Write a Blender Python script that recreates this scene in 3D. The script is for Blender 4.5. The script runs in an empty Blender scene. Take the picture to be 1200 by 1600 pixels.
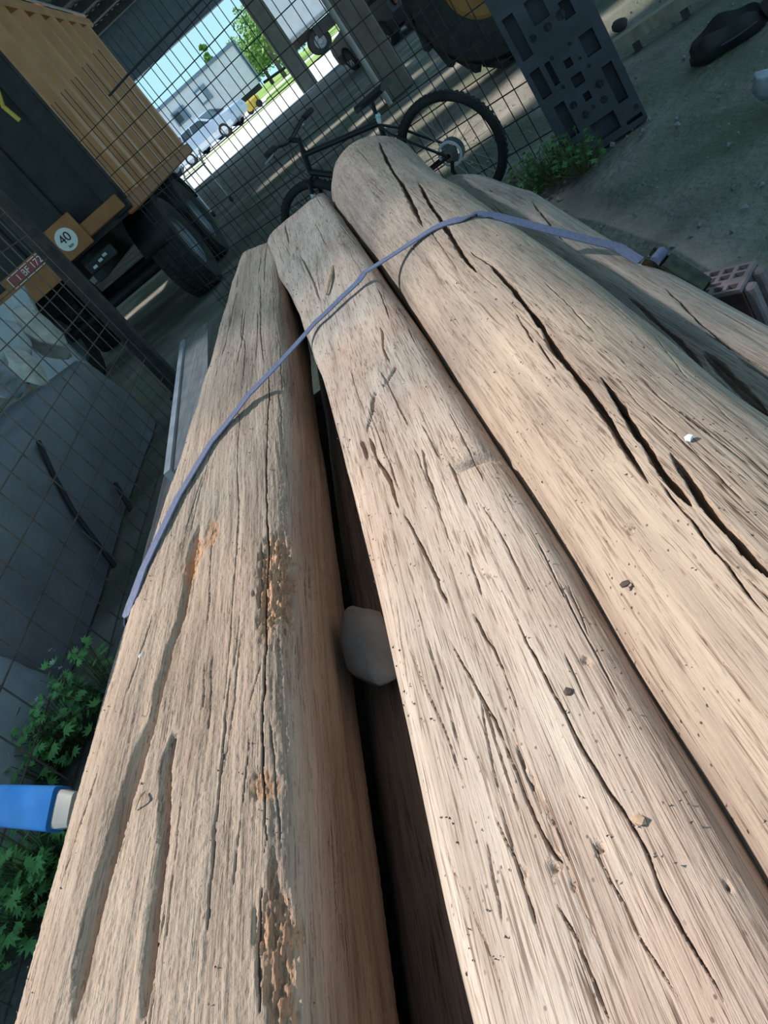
import bpy, math, random
import numpy as np
from mathutils import Vector, Matrix, Quaternion
random.seed(7)
RNG = np.random.default_rng(11)
scene = bpy.context.scene
COL = scene.collection
PI = math.pi

# ------------------------------------------------------------------ camera
FPX = 1180.0
H = 1.38
_yaw, _pit, _rol = (math.radians(v) for v in (-13.74, 28.29, -41.46))
cF = np.array([math.sin(_yaw)*math.cos(_pit), math.cos(_yaw)*math.cos(_pit), -math.sin(_pit)])
_R0 = np.array([math.cos(_yaw), -math.sin(_yaw), 0.0]); _U0 = np.cross(_R0, cF)
cR = _R0*math.cos(_rol) + _U0*math.sin(_rol)
cU = -_R0*math.sin(_rol) + _U0*math.cos(_rol)
cC = np.array([0.0, 0.0, H])
cam_d = bpy.data.cameras.new('camera'); cam = bpy.data.objects.new('camera', cam_d); COL.objects.link(cam)
cam_d.sensor_fit = 'HORIZONTAL'; cam_d.sensor_width = 36.0; cam_d.lens = 36.0*FPX/1200.0
cam_d.clip_start = 0.02; cam_d.clip_end = 500
cam.matrix_world = Matrix(((cR[0], cU[0], -cF[0], cC[0]), (cR[1], cU[1], -cF[1], cC[1]), (cR[2], cU[2], -cF[2], cC[2]), (0, 0, 0, 1)))
scene.camera = cam

# ------------------------------------------------------------------ light
world = bpy.data.worlds.new('world'); scene.world = world; world.use_nodes = True
wn = world.node_tree.nodes; wl = world.node_tree.links
bg = wn['Background']
tc = wn.new('ShaderNodeTexCoord'); sx = wn.new('ShaderNodeSeparateXYZ'); wr = wn.new('ShaderNodeValToRGB')
wl.new(tc.outputs['Generated'], sx.inputs[0]); wl.new(sx.outputs[2], wr.inputs[0]); wl.new(wr.outputs[0], bg.inputs[0])
wr.color_ramp.elements[0].position = 0.0; wr.color_ramp.elements[0].color = (0.50, 0.88, 0.95, 1)
wr.color_ramp.elements[1].position = 0.6; wr.color_ramp.elements[1].color = (0.30, 0.58, 0.90, 1)
bg.inputs[1].default_value = 1.05
SUN_TO = np.array([-0.54, 0.20, 0.82]); SUN_TO /= np.linalg.norm(SUN_TO)      # direction towards the sun
sd = bpy.data.lights.new('sun', 'SUN'); so = bpy.data.objects.new('sun', sd); COL.objects.link(so)
sd.energy = 5.7; sd.angle = math.radians(3.0); sd.color = (1.0, 0.935, 0.875)
so.rotation_euler = Vector(SUN_TO).to_track_quat('Z', 'Y').to_euler(); so.location = (-8, 3, 12)
scene.view_settings.view_transform = 'Standard'; scene.view_settings.look = 'None'
scene.view_settings.gamma = 1.0; scene.view_settings.exposure = 0.0; scene.view_settings.use_curve_mapping = False

# ------------------------------------------------------------------ helpers
def ray(px, py): return cF + cR*(px-600)/FPX - cU*(py-800)/FPX
def onz(px, py, z=0.0):
    d = ray(px, py); return cC + d*(z-H)/d[2]
def onx(px, py, x):
    d = ray(px, py); return cC + d*x/d[0]
def ony(px, py, y):
    d = ray(px, py); return cC + d*y/d[1]
def onp(px, py, p0, n):
    d = ray(px, py); return cC + d*(np.dot(np.array(p0)-cC, n)/np.dot(d, n))

def props(o, label=None, cat=None, group=None, kind=None):
    if label: o['label'] = label
    if cat: o['category'] = cat
    if group: o['group'] = group
    if kind: o['kind'] = kind
    return o
def empty(name, loc, label=None, cat=None, group=None, kind=None):
    o = bpy.data.objects.new(name, None); COL.objects.link(o); o.location = loc; o.empty_display_size = 0.1
    return props(o, label, cat, group, kind)
def wloc(o):
    v = Vector((0, 0, 0))
    while o is not None: v = v + o.location; o = o.parent
    return v
class MB:
    def __init__(s): s.v = []; s.f = []
    def add(s, v, f):
        n = len(s.v); s.v += [tuple(map(float, p)) for p in v]; s.f += [tuple(i+n for i in q) for q in f]; return s
    def box(s, c, size, rot=None, bev=0.0):
        x, y, z = [k/2 for k in size]; c = Vector(c)
        if bev <= 0:
            v = [(-x,-y,-z),(x,-y,-z),(x,y,-z),(-x,y,-z),(-x,-y,z),(x,-y,z),(x,y,z),(-x,y,z)]
            f = [(0,3,2,1),(4,5,6,7),(0,1,5,4),(1,2,6,5),(2,3,7,6),(3,0,4,7)]
        else:
            b = min(bev, x*.49, y*.49, z*.49); v = []; f = []
            def ring(zz, xx, yy, bb): return [(-xx+bb,-yy,zz),(xx-bb,-yy,zz),(xx,-yy+bb,zz),(xx,yy-bb,zz),(xx-bb,yy,zz),(-xx+bb,yy,zz),(-xx,yy-bb,zz),(-xx,-yy+bb,zz)]
            for zz, ins in ((-z, b), (-z+b, 0), (z-b, 0), (z, b)): v += ring(zz, x-ins, y-ins, b if not ins else b*.4)
            for r in range(3):
                for k in range(8): f.append((r*8+k, r*8+(k+1)%8, r*8+8+(k+1)%8, r*8+8+k))
            f.append(tuple(range(7, -1, -1))); f.append(tuple(range(24, 32)))
        M = rot if rot is not None else Matrix.Identity(3)
        return s.add([M @ Vector(p) + c for p in v], f)
    def tube(s, pts, r, seg=8, closed=False, cap=True):
        pts = [Vector(p) for p in pts]; n = len(pts); rs = r if hasattr(r, '__len__') else [r]*n
        base = len(s.v); prev = None
        for i, p in enumerate(pts):
            if closed: t = pts[(i+1) % n]-pts[i-1]
            else: t = pts[min(i+1, n-1)]-pts[max(i-1, 0)]
            t.normalize()
            if prev is None:
                a = Vector((0, 0, 1)) if abs(t.z) < .9 else Vector((1, 0, 0)); u = t.cross(a).normalized()
            else: u = (prev - t*prev.dot(t)).normalized()
            prev = u; w = t.cross(u)
            for k in range(seg):
                an = 2*PI*k/seg; q = p + (u*math.cos(an)+w*math.sin(an))*rs[i]; s.v.append(tuple(q))
        m = n if closed else n-1
        for i in range(m):
            for k in range(seg):
                a = base+i*seg+k; b = base+i*seg+(k+1) % seg; j = (i+1) % n
                s.f.append((a, b, base+j*seg+(k+1) % seg, base+j*seg+k))
        if cap and not closed:
            s.f.append(tuple(base+k for k in range(seg-1, -1, -1))); s.f.append(tuple(base+(n-1)*seg+k for k in range(seg)))
        return s
    def cyl(s, a, b, r, seg=16): return s.tube([a, b], r, seg)
    def lathe(s, prof, c, axis, seg=32, ref=(0, 0, 1)):
        ax = Vector(axis).normalized(); rf = Vector(ref); u = (rf-ax*rf.dot(ax)).normalized(); w = ax.cross(u); c = Vector(c); b = len(s.v); n = len(prof)
        for k in range(seg):
            an = 2*PI*k/seg; d = u*math.cos(an)+w*math.sin(an)
            for (r, h) in prof: s.v.append(tuple(c+d*r+ax*h))
        for k in range(seg):
            k2 = (k+1) % seg
            for i in range(n-1): s.f.append((b+k*n+i, b+k*n+i+1, b+k2*n+i+1, b+k2*n+i))
        return s
    def prism(s, poly, ext):
        """polygon (list of 3d points) extruded by vector ext"""
        n = len(poly); e = Vector(ext); v = [Vector(p) for p in poly]; v2 = [p+e for p in v]
        return s.add(v+v2, [tuple(range(n-1, -1, -1)), tuple(range(n, 2*n))]+[(i, (i+1) % n, n+(i+1) % n, n+i) for i in range(n)])
    def build(s, name, mat, parent=None, smooth=False):
        me = bpy.data.meshes.new(name); me.from_pydata(s.v, [], s.f); me.materials.append(mat); me.update()
        if smooth:
            me.polygons.foreach_set('use_smooth', [True]*len(me.polygons))
            try: me.set_sharp_from_angle(angle=math.radians(40))
            except Exception: pass
        o = bpy.data.objects.new(name, me); COL.objects.link(o)
        if parent is not None: attach(o, parent)
        return o
def attach(o, parent):
    o.parent = parent; o.matrix_parent_inverse = Matrix.Translation(-wloc2(parent))
def wloc2(o):
    bpy_m = Vector((0, 0, 0)); q = o
    while q is not None:
        bpy_m += q.matrix_parent_inverse.translation + q.location if q.parent is not None else q.location
        q = q.parent
    return bpy_m
def recenter(o):
    """move a one-mesh top-level thing's origin to its base"""
    me = o.data; n = len(me.vertices); a = np.empty(n*3, np.float32); me.vertices.foreach_get('co', a); a = a.reshape(-1, 3)
    c = np.array([(a[:, 0].min()+a[:, 0].max())/2, (a[:, 1].min()+a[:, 1].max())/2, a[:, 2].min()]); a -= c
    me.vertices.foreach_set('co', a.ravel()); me.update(); o.location = c
    return o

def mat(name, c1, c2=None, rough=0.7, metal=0.0, scale=6.0, bump=0.0, bscale=40.0, stretch=(1, 1, 1), bdist=0.01, spec=0.4, lo=.35, hi=.65, trans=0.0):
    m = bpy.data.materials.new(name); m.use_nodes = True; n = m.node_tree.nodes; l = m.node_tree.links; b = n['Principled BSDF']
    b.inputs['Roughness'].default_value = rough; b.inputs['Metallic'].default_value = metal; b.inputs['Specular IOR Level'].default_value = spec
    b.inputs['Base Color'].default_value = (*c1, 1)
    if trans: b.inputs['Transmission Weight'].default_value = trans
    t = n.new('ShaderNodeTexCoord'); mp = n.new('ShaderNodeMapping'); mp.inputs['Scale'].default_value = stretch; l.new(t.outputs['Object'], mp.inputs[0])
    if c2 is not None:
        no = n.new('ShaderNodeTexNoise'); no.inputs['Scale'].default_value = scale; no.inputs['Detail'].default_value = 6; l.new(mp.outputs[0], no.inputs[0])
        r = n.new('ShaderNodeValToRGB'); r.color_ramp.elements[0].position = lo; r.color_ramp.elements[1].position = hi
        r.color_ramp.elements[0].color = (*c1, 1); r.color_ramp.elements[1].color = (*c2, 1)
        l.new(no.outputs[0], r.inputs[0]); l.new(r.outputs[0], b.inputs['Base Color'])
    if bump:
        n2 = n.new('ShaderNodeTexNoise'); n2.inputs['Scale'].default_value = bscale; n2.inputs['Detail'].default_value = 5; l.new(mp.outputs[0], n2.inputs[0])
        bu = n.new('ShaderNodeBump'); bu.inputs['Strength'].default_value = bump; bu.inputs['Distance'].default_value = bdist
        l.new(n2.outputs[0], bu.inputs['Height']); l.new(bu.outputs[0], b.inputs['Normal'])
    return m

def wood_mat(name, light, mid, dark, grey, speck=0.0, rough=0.85, fine=1.0, seed=0.0, gran=.4):
    m = bpy.data.materials.new(name); m.use_nodes = True; n = m.node_tree.nodes; l = m.node_tree.links; b = n['Principled BSDF']
    b.inputs['Roughness'].default_value = rough; b.inputs['Specular IOR Level'].default_value = 0.25
    t = n.new('ShaderNodeTexCoord')
    def mapping(sc):
        mp = n.new('ShaderNodeMapping'); mp.inputs['Scale'].default_value = sc; mp.inputs['Location'].default_value = (seed, seed*1.7, seed*.6); l.new(t.outputs['Object'], mp.inputs[0]); return mp
    def noise(mp, scale, detail=5, rough_=.6, dist=0.0):
        q = n.new('ShaderNodeTexNoise'); q.inputs['Scale'].default_value = scale; q.inputs['Detail'].default_value = detail; q.inputs['Roughness'].default_value = rough_; q.inputs['Distortion'].default_value = dist
        l.new(mp.outputs[0], q.inputs[0]); return q
    def ramp(src, pts):
        r = n.new('ShaderNodeValToRGB'); e = r.color_ramp.elements
        while len(e) < len(pts): e.new(.5)
        for i, (p, c) in enumerate(pts): e[i].position = p; e[i].color = (*c, 1)
        l.new(src, r.inputs[0]); return r
    def mix(mode, fac, a, c):
        q = n.new('ShaderNodeMix'); q.data_type = 'RGBA'; q.blend_type = mode; q.clamp_factor = True
        if isinstance(fac, float): q.inputs[0].default_value = fac
        else: l.new(fac, q.inputs[0])
        l.new(a, q.inputs[6])
        if isinstance(c, tuple): q.inputs[7].default_value = (*c, 1)
        else: l.new(c, q.inputs[7])
        return q.outputs[2]
    grain = noise(mapping((34, 1.1, 34)), 1.0, 6, .62, .25)
    base = ramp(grain.outputs[0], [(.28, dark), (.47, mid), (.68, light)]).outputs[0]
    patch = noise(mapping((5, 2.0, 5)), 1.0, 4, .6)
    pr = ramp(patch.outputs[0], [(.42, (0, 0, 0)), (.66, (1, 1, 1))])
    base = mix('MIX', pr.outputs[0], base, mix('MULTIPLY', 1.0, base, grey))
    fib = noise(mapping((330, 9, 330)), 1.0, 3, .6, .6)
    fr = ramp(fib.outputs[0], [(.36, (.30, .24, .20)), (.46, (1, 1, 1))])
    base = mix('MULTIPLY', .75*fine, base, fr.outputs[0])
    tone = n.new('ShaderNodeAttribute'); tone.attribute_name = 'tone'
    ton = mix('MULTIPLY', 1.0, base, (1.18, .90, .70))
    base = mix('MIX', tone.outputs['Fac'], base, ton)
    hair = noise(mapping((120, 2.2, 120)), 1.0, 2, .5, .6)
    hr = ramp(hair.outputs[0], [(.482, (1, 1, 1)), (.496, (.25, .2, .17)), (.504, (.25, .2, .17)), (.518, (1, 1, 1))])
    msk = noise(mapping((9, 1.5, 9)), 1.0, 3)
    mr = ramp(msk.outputs[0], [(.5, (0, 0, 0)), (.62, (1, 1, 1))])
    base = mix('MULTIPLY', mr.outputs[0], base, hr.outputs[0])
    if speck > 0:
        vo = n.new('ShaderNodeTexVoronoi'); vo.inputs['Scale'].default_value = 1.0; l.new(mapping((95, 60, 95)).outputs[0], vo.inputs[0])
        vr = ramp(vo.outputs['Distance'], [(.10, (.16, .12, .1)), (.16, (1, 1, 1))])
        sm = noise(mapping((14, 7, 14)), 1.0, 2)
        sr = ramp(sm.outputs[0], [(.50, (0, 0, 0)), (.58, (speck,)*3)])
        base = mix('MULTIPLY', sr.outputs[0], base, vr.outputs[0])
    pal = n.new('ShaderNodeAttribute'); pal.attribute_name = 'pale'; base = mix('MIX', pal.outputs['Fac'], base, (.66, .64, .60))
    l.new(base, b.inputs['Base Color'])
    b1 = n.new('ShaderNodeBump'); b1.inputs['Strength'].default_value = .55; b1.inputs['Distance'].default_value = .004; l.new(fib.outputs[0], b1.inputs['Height'])
    b2 = n.new('ShaderNodeBump'); b2.inputs['Strength'].default_value = .35; b2.inputs['Distance'].default_value = .003; l.new(hr.outputs[0], b2.inputs['Height']); l.new(b1.outputs[0], b2.inputs['Normal'])
    gr = noise(mapping((140, 120, 140)), 1.0, 3)
    b3 = n.new('ShaderNodeBump'); b3.inputs['Strength'].default_value = gran; b3.inputs['Distance'].default_value = .002; l.new(gr.outputs[0], b3.inputs['Height']); l.new(b2.outputs[0], b3.inputs['Normal'])
    l.new(b3.outputs[0], b.inputs['Normal'])
    return m

def vnoise(x, y, seed=0):
    """value noise on arrays"""
    r = np.random.default_rng(seed); N = 256; T = r.random((N, N))*2-1
    xi = np.floor(x).astype(int); yi = np.floor(y).astype(int); fx = x-xi; fy = y-yi
    fx = fx*fx*(3-2*fx); fy = fy*fy*(3-2*fy)
    a = T[xi % N, yi % N]; b = T[(xi+1) % N, yi % N]; c = T[xi % N, (yi+1) % N]; d = T[(xi+1) % N, (yi+1) % N]
    return (a*(1-fx)+b*fx)*(1-fy)+(c*(1-fx)+d*fx)*fy

# ------------------------------------------------------------------ materials
M_dirt = mat('dirt_floor', (.13, .122, .10), (.29, .265, .225), .95, scale=1.6, bump=.8, bscale=22, bdist=.03)
def floor_mat():
    m = M_dirt; n = m.node_tree.nodes; l = m.node_tree.links; b = n['Principled BSDF']
    t = n.new('ShaderNodeTexCoord'); no = n.new('ShaderNodeTexNoise'); no.inputs['Scale'].default_value = .9; no.inputs['Detail'].default_value = 7; l.new(t.outputs['Object'], no.inputs[0])
    r = n.new('ShaderNodeValToRGB'); r.color_ramp.elements[0].position = .46; r.color_ramp.elements[1].position = .62; l.new(no.outputs[0], r.inputs[0])
    src = b.inputs['Base Color'].links[0].from_socket
    q = n.new('ShaderNodeMix'); q.data_type = 'RGBA'; l.new(r.outputs[0], q.inputs[0]); l.new(src, q.inputs[6]); q.inputs[7].default_value = (.105, .125, .078, 1)
    l.new(q.outputs[2], b.inputs['Base Color'])
floor_mat()
M_conc = mat('grey_packed_floor', (.15, .145, .135), (.24, .22, .19), .9, scale=.8, bump=.3, bscale=30)
M_yard = mat('pale_gravel', (.55, .53, .47), (.75, .72, .66), .95, scale=.6, bump=.3, bscale=15)
M_grass = mat('yard_grass', (.16, .30, .05), (.36, .45, .12), .9, scale=3)
M_wall = mat('rendered_wall', (.24, .22, .19), (.32, .29, .25), .9, scale=3, bump=.2)
M_pillar = mat('pillar_concrete', (.20, .17, .145), (.28, .24, .20), .9, scale=4, bump=.3)
M_roof = mat('roof_sheet', (.50, .49, .47), (.66, .64, .60), .7, scale=5, stretch=(8, 1, 1))
M_purlin = mat('roof_purlin', (.05, .06, .075), (.08, .09, .10), .7, scale=8)
M_lintel = mat('steel_lintel', (.17, .23, .30), (.22, .28, .35), .6, scale=6)
M_wire = mat('rusty_wire', (.11, .09, .082), (.20, .14, .115), .7, scale=20, metal=.3)
M_wired = mat('dark_wire', (.03, .03, .034), (.06, .05, .046), .7, scale=20, metal=.3)
M_post = mat('dark_steel_post', (.03, .028, .027), (.06, .05, .045), .8, scale=12)
M_orange = mat('orange_paint', (.44, .185, .065), (.54, .25, .09), .45, scale=3, bump=.1, bscale=12)
M_orange_d = mat('orange_paint_worn', (.30, .115, .04), (.38, .16, .055), .6, scale=5)
M_black = mat('black_paint', (.012, .013, .015), (.025, .025, .027), .6, scale=6)
M_rubber = mat('tyre_rubber', (.018, .018, .019), (.035, .033, .032), .85, scale=12, bump=.3, bscale=60)
M_rim = mat('grey_rim', (.20, .23, .27), (.30, .33, .36), .5, scale=6, metal=.3)
M_yellow = mat('yellow_paint', (.62, .42, .06), (.70, .50, .10), .5, scale=6)
M_white = mat('white_paint', (.72, .73, .76), (.80, .80, .82), .5, scale=3)
M_whited = mat('white_print', (.75, .75, .73), None, .5)
M_red = mat('red_plate', (.30, .045, .05), (.38, .06, .06), .5, scale=12)
M_glass = mat('dark_glass', (.03, .045, .05), None, .08, spec=.6)
M_carblue = mat('pale_blue_carpaint', (.42, .52, .68), (.46, .56, .70), .3, scale=2)
M_steel = mat('bare_steel', (.35, .35, .36), (.5, .5, .5), .4, metal=.8, scale=9)
M_strap = mat('blue_grey_webbing', (.115, .135, .22), (.16, .18, .27), .8, scale=60, stretch=(4, 1, 1), bump=.3, bscale=300, bdist=.001)
M_olive = mat('olive_buckle', (.022, .024, .014), (.06, .06, .035), .5, scale=30, metal=.5)
M_stone = mat('grey_stone', (.17, .17, .172), (.25, .248, .245), .9, scale=9, bump=.5, bscale=50)
M_brick = mat('fired_brick', (.085, .038, .036), (.15, .065, .058), .9, scale=14, bump=.5, bscale=90, bdist=.004)
M_brickedge = mat('dusty_brick_edge', (.19, .145, .15), (.28, .215, .215), .9, scale=18, bump=.4, bscale=90, bdist=.004)
M_pallet = mat('grey_plastic', (.030, .034, .044), (.048, .052, .066), .6, scale=8, bump=.15, bscale=60)
M_tarp = mat('grey_tarpaulin', (.16, .162, .185), (.21, .212, .235), .55, scale=4, bump=.35, bscale=9, bdist=.03)
M_tarpl = mat('pale_grey_cover', (.30, .34, .38), (.38, .42, .46), .5, scale=4, bump=.3, bscale=9, bdist=.03)
M_sack = mat('white_sack', (.42, .45, .50), (.56, .58, .62), .7, scale=7, bump=.4, bscale=30)
M_cloth = mat('dirty_white_cloth', (.42, .40, .37), (.60, .57, .52), .9, scale=12, bump=.4, bscale=40)
M_bluepl = mat('blue_plastic', (.012, .115, .36), (.035, .15, .38), .85, scale=5, spec=.1)
M_film = mat('whitish_film', (.22, .23, .22), (.32, .32, .31), .4, scale=9)
M_leaf = mat('weed_leaf', (.10, .30, .08), (.19, .42, .13), .6, scale=14)
M_leafd = mat('weed_leaf_dark', (.045, .14, .035), (.08, .21, .05), .6, scale=14)
M_stem = mat('weed_stem', (.10, .12, .04), None, .7)
M_flower = mat('pale_petal', (.70, .55, .72), None, .6)
M_tree = mat('tree_leaf', (.10, .24, .05), (.25, .40, .10), .7, scale=3)
M_bark = mat('tree_bark', (.10, .08, .06), (.16, .13, .10), .9, scale=8)
M_bikeb = mat('bike_black', (.014, .015, .017), None, .4)
M_sil = mat('silver_alloy', (.55, .58, .60), None, .35, metal=.7)
M_mint = mat('mint_plastic', (.35, .70, .62), None, .5)
M_offw = mat('milky_plastic', (.72, .76, .80), None, .5)
M_conduit = mat('pale_conduit', (.45, .43, .40), (.55, .53, .50), .6, scale=6)
M_beam = mat('weathered_beam', (.20, .18, .13), (.30, .27, .20), .85, scale=6, stretch=(1, 8, 1))
M_chip = mat('wood_chip', (.35, .23, .14), (.52, .38, .26), .9, scale=30)
M_chipd = mat('dark_crumb', (.06, .045, .035), (.12, .09, .07), .9, scale=30)
M_board = mat('grey_board', (.20, .19, .185), (.30, .285, .28), .85, scale=4, stretch=(20, 1, 20), bump=.3, bscale=30, bdist=.004)
M_boardl = mat('pale_board_edge', (.34, .34, .36), (.44, .44, .45), .85, scale=9)
M_tractor = mat('tractor_orange_rim', (.24, .12, .035), (.33, .17, .05), .6, scale=5)

# ------------------------------------------------------------------ the setting
YW = 32.0           # far wall
RZ = 5.6            # roof height
def grid_floor():
    xs = np.concatenate([np.linspace(-14, -3, 12), np.linspace(-2.6, 4, 90), np.linspace(4.6, 14, 12)])
    ys = np.concatenate([np.linspace(-8, -1, 8), np.linspace(-.6, 9, 110), np.linspace(9.6, YW, 40)])
    X, Y = np.meshgrid(xs, ys); Z = .014*vnoise(X*2.2, Y*2.2, 3)+.006*vnoise(X*9, Y*9, 4)-.012
    far = np.clip((Y-9)/3, 0, 1); Z = Z*(1-far)-.004*far
    nx, ny = len(xs), len(ys); v = np.stack([X.ravel(), Y.ravel(), Z.ravel()], 1)
    f = [(j*nx+i, j*nx+i+1, (j+1)*nx+i+1, (j+1)*nx+i) for j in range(ny-1) for i in range(nx-1)]
    m = MB(); m.v = [tuple(p) for p in v.tolist()]; m.f = f
    return props(m.build('floor', M_dirt, None, True), kind='structure', label='dark trodden dirt floor of the open shed')
grid_floor()
o = MB().box((0, 25.5, -.02), (12, 12.6, .06)).build('floor_concrete', M_conc); props(o, kind='structure', label='grey packed floor towards the far opening')
YZ = .43
o = MB().add([(-130, YW+.1, -.02), (130, YW+.1, -.02), (130, YW+5, YZ), (-130, YW+5, YZ), (130, YW+120, YZ), (-130, YW+120, YZ)], [(0, 1, 2, 3), (3, 2, 4, 5)]).build('yard_ground', M_yard); props(o, kind='structure', label='pale sunlit gravel yard beyond the opening')
for (x0, x1, y0, y1) in ((-6, .6, 37.2, 38.4), (-1.2, 8, 41.5, 52), (-40, 40, 60, 140)):
    o = MB().box(((x0+x1)/2, (y0+y1)/2, YZ+.005), (x1-x0, y1-y0, .03)).build('grass_verge', M_grass); props(o, kind='structure', label='strip of yellow green grass in the yard')
# far wall with two openings
def wallbox(name, x0, x1, z0, z1, y0=YW, y1=YW+.45, m=M_wall, lab=None):
    o = MB().box(((x0+x1)/2, (y0+y1)/2, (z0+z1)/2), (x1-x0, y1-y0, z1-z0)).build(name, m); return props(o, kind='structure', label=lab)
wallbox('wall_back', -9.5, -7.2, 0, RZ, lab='rendered far wall left of the opening')
wallbox('wall_back', 9, 10, 0, RZ, lab='rendered far wall right of the opening')
wallbox('trim_1', -7.2, 9, 3.95, RZ, y0=YW-.1, m=M_lintel, lab='blue grey lintel beam over the bright opening')
wallbox('wall_pier', .42, 1.08, 0, 3.95, lab='pale pier between the two far openings')
# threshold kerb
o = MB().box((0, YW-.15, .02), (16, .5, .1)).build('trim_2', M_lintel); props(o, kind='structure', label='dark threshold kerb of the far opening')
for sx_ in (-1,):
    nm = 'wall_left' if sx_ < 0 else 'wall_right'
    o = MB().box((sx_*9.5, 25, RZ/2), (.3, 14, RZ)).build(nm, M_wall); props(o, kind='structure', label='rendered long side wall of the shed')
# roof sheets as strips around unseen openings added to let the sun in
def shift(z): return np.array([SUN_TO[0]/SUN_TO[2]*(RZ-z), SUN_TO[1]/SUN_TO[2]*(RZ-z)])
def opening(x0, x1, y0, y1, z):
    s = shift(z); return (x0+s[0], x1+s[0], y0+s[1], y1+s[1])
SUN_FILTERS = [(opening(-1.75, .33, 1.4, 2.15, .70), (.76, .79, .84)), (opening(-1.75, .33, 2.15, 2.9, .70), (.53, .59, .67)), (opening(-1.75, .33, 2.9, 4.9, .70), (.31, .38, .47))]  # unseen tinted sheets added to dim and cool the sun on the far logs
OPEN = [opening(-1.75, .33, -3.5, 4.9, .70), opening(1.7, 4.6, 6.9, 7.7, 0), opening(.55, 1.9, 6.7, 8.1, 0), opening(.4, 3.6, 9.2, 9.9, 0), opening(-1.2, 3.0, 10.9, 11.5, 0), opening(-6.0, 2.0, 13.2, 13.8, 0), opening(-1.5, 2.0, 15.6, 16.2, 0)]
def roof():
    xs = sorted(set([-14, 5.0]+[v for q in OPEN for v in q[:2]])); ys = sorted(set([-1.2, YW+.6]+[v for q in OPEN for v in q[2:]]))
    root = empty('ceiling', (0, 12, RZ), kind='structure', label='corrugated shed roof with unseen openings added to let the sun in')
    for j in range(len(ys)-1):
        y0, y1 = ys[j], ys[j+1]; run = None
        for i in range(len(xs)):
            hole = True
            if i < len(xs)-1:
                cx, cy = (xs[i]+xs[i+1])/2, (y0+y1)/2
                hole = any(q[0] < cx < q[1] and q[2] < cy < q[3] for q in OPEN)
            if not hole and run is None: run = xs[i]
            if hole and run is not None:
                # corrugated sheet from run to xs[i]
                a, b = run, xs[i]; n = max(2, int((b-a)/.12)); m = MB()
                pts = [(a+(b-a)*k/n, RZ+(.03 if k % 2 else 0)) for k in range(n+1)]
                v = [(x, y0, z) for x, z in pts]+[(x, y1, z) for x, z in pts]+[(x, y0, z+.02) for x, z in pts]+[(x, y1, z+.02) for x, z in pts]
                N = n+1; f = [(k, k+1, N+k+1, N+k) for k in range(n)]+[(2*N+k, 3*N+k, 3*N+k+1, 2*N+k+1) for k in range(n)]
                m.add(v, f); m.build('roof_sheet', M_roof, root); run = None
    for (q, c) in SUN_FILTERS:
        m = bpy.data.materials.new('sun_filter_tint'); m.use_nodes = True; nt_ = m.node_tree; nt_.nodes.clear(); t = nt_.nodes.new('ShaderNodeBsdfTransparent'); t.inputs[0].default_value = (*c, 1); oo = nt_.nodes.new('ShaderNodeOutputMaterial'); nt_.links.new(t.outputs[0], oo.inputs[0])
        MB().add([(q[0], q[2], RZ), (q[1], q[2], RZ), (q[1], q[3], RZ), (q[0], q[3], RZ)], [(0, 1, 2, 3)]).build('sun_filter_sheet', m, root)
    for y in np.arange(10.0, YW, 2.2):
        MB().box((-4.5, y, RZ-.14), (19, .34, .22)).build('purlin', M_purlin, root)
roof()
# near pillar with conduit
def pillar():
    r = empty('wall_pillar', (1.30, 12.9, 0), kind='structure', label='brown concrete pillar with a pale conduit')
    MB().box((1.36, 12.95, RZ/2), (.44, .44, RZ), bev=.02).build('pillar_shaft', M_pillar, r)
    MB().tube([(1.115, 12.62, 0), (1.115, 12.62, RZ)], .042, 10).build('conduit', M_conduit, r, True)
pillar()

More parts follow.
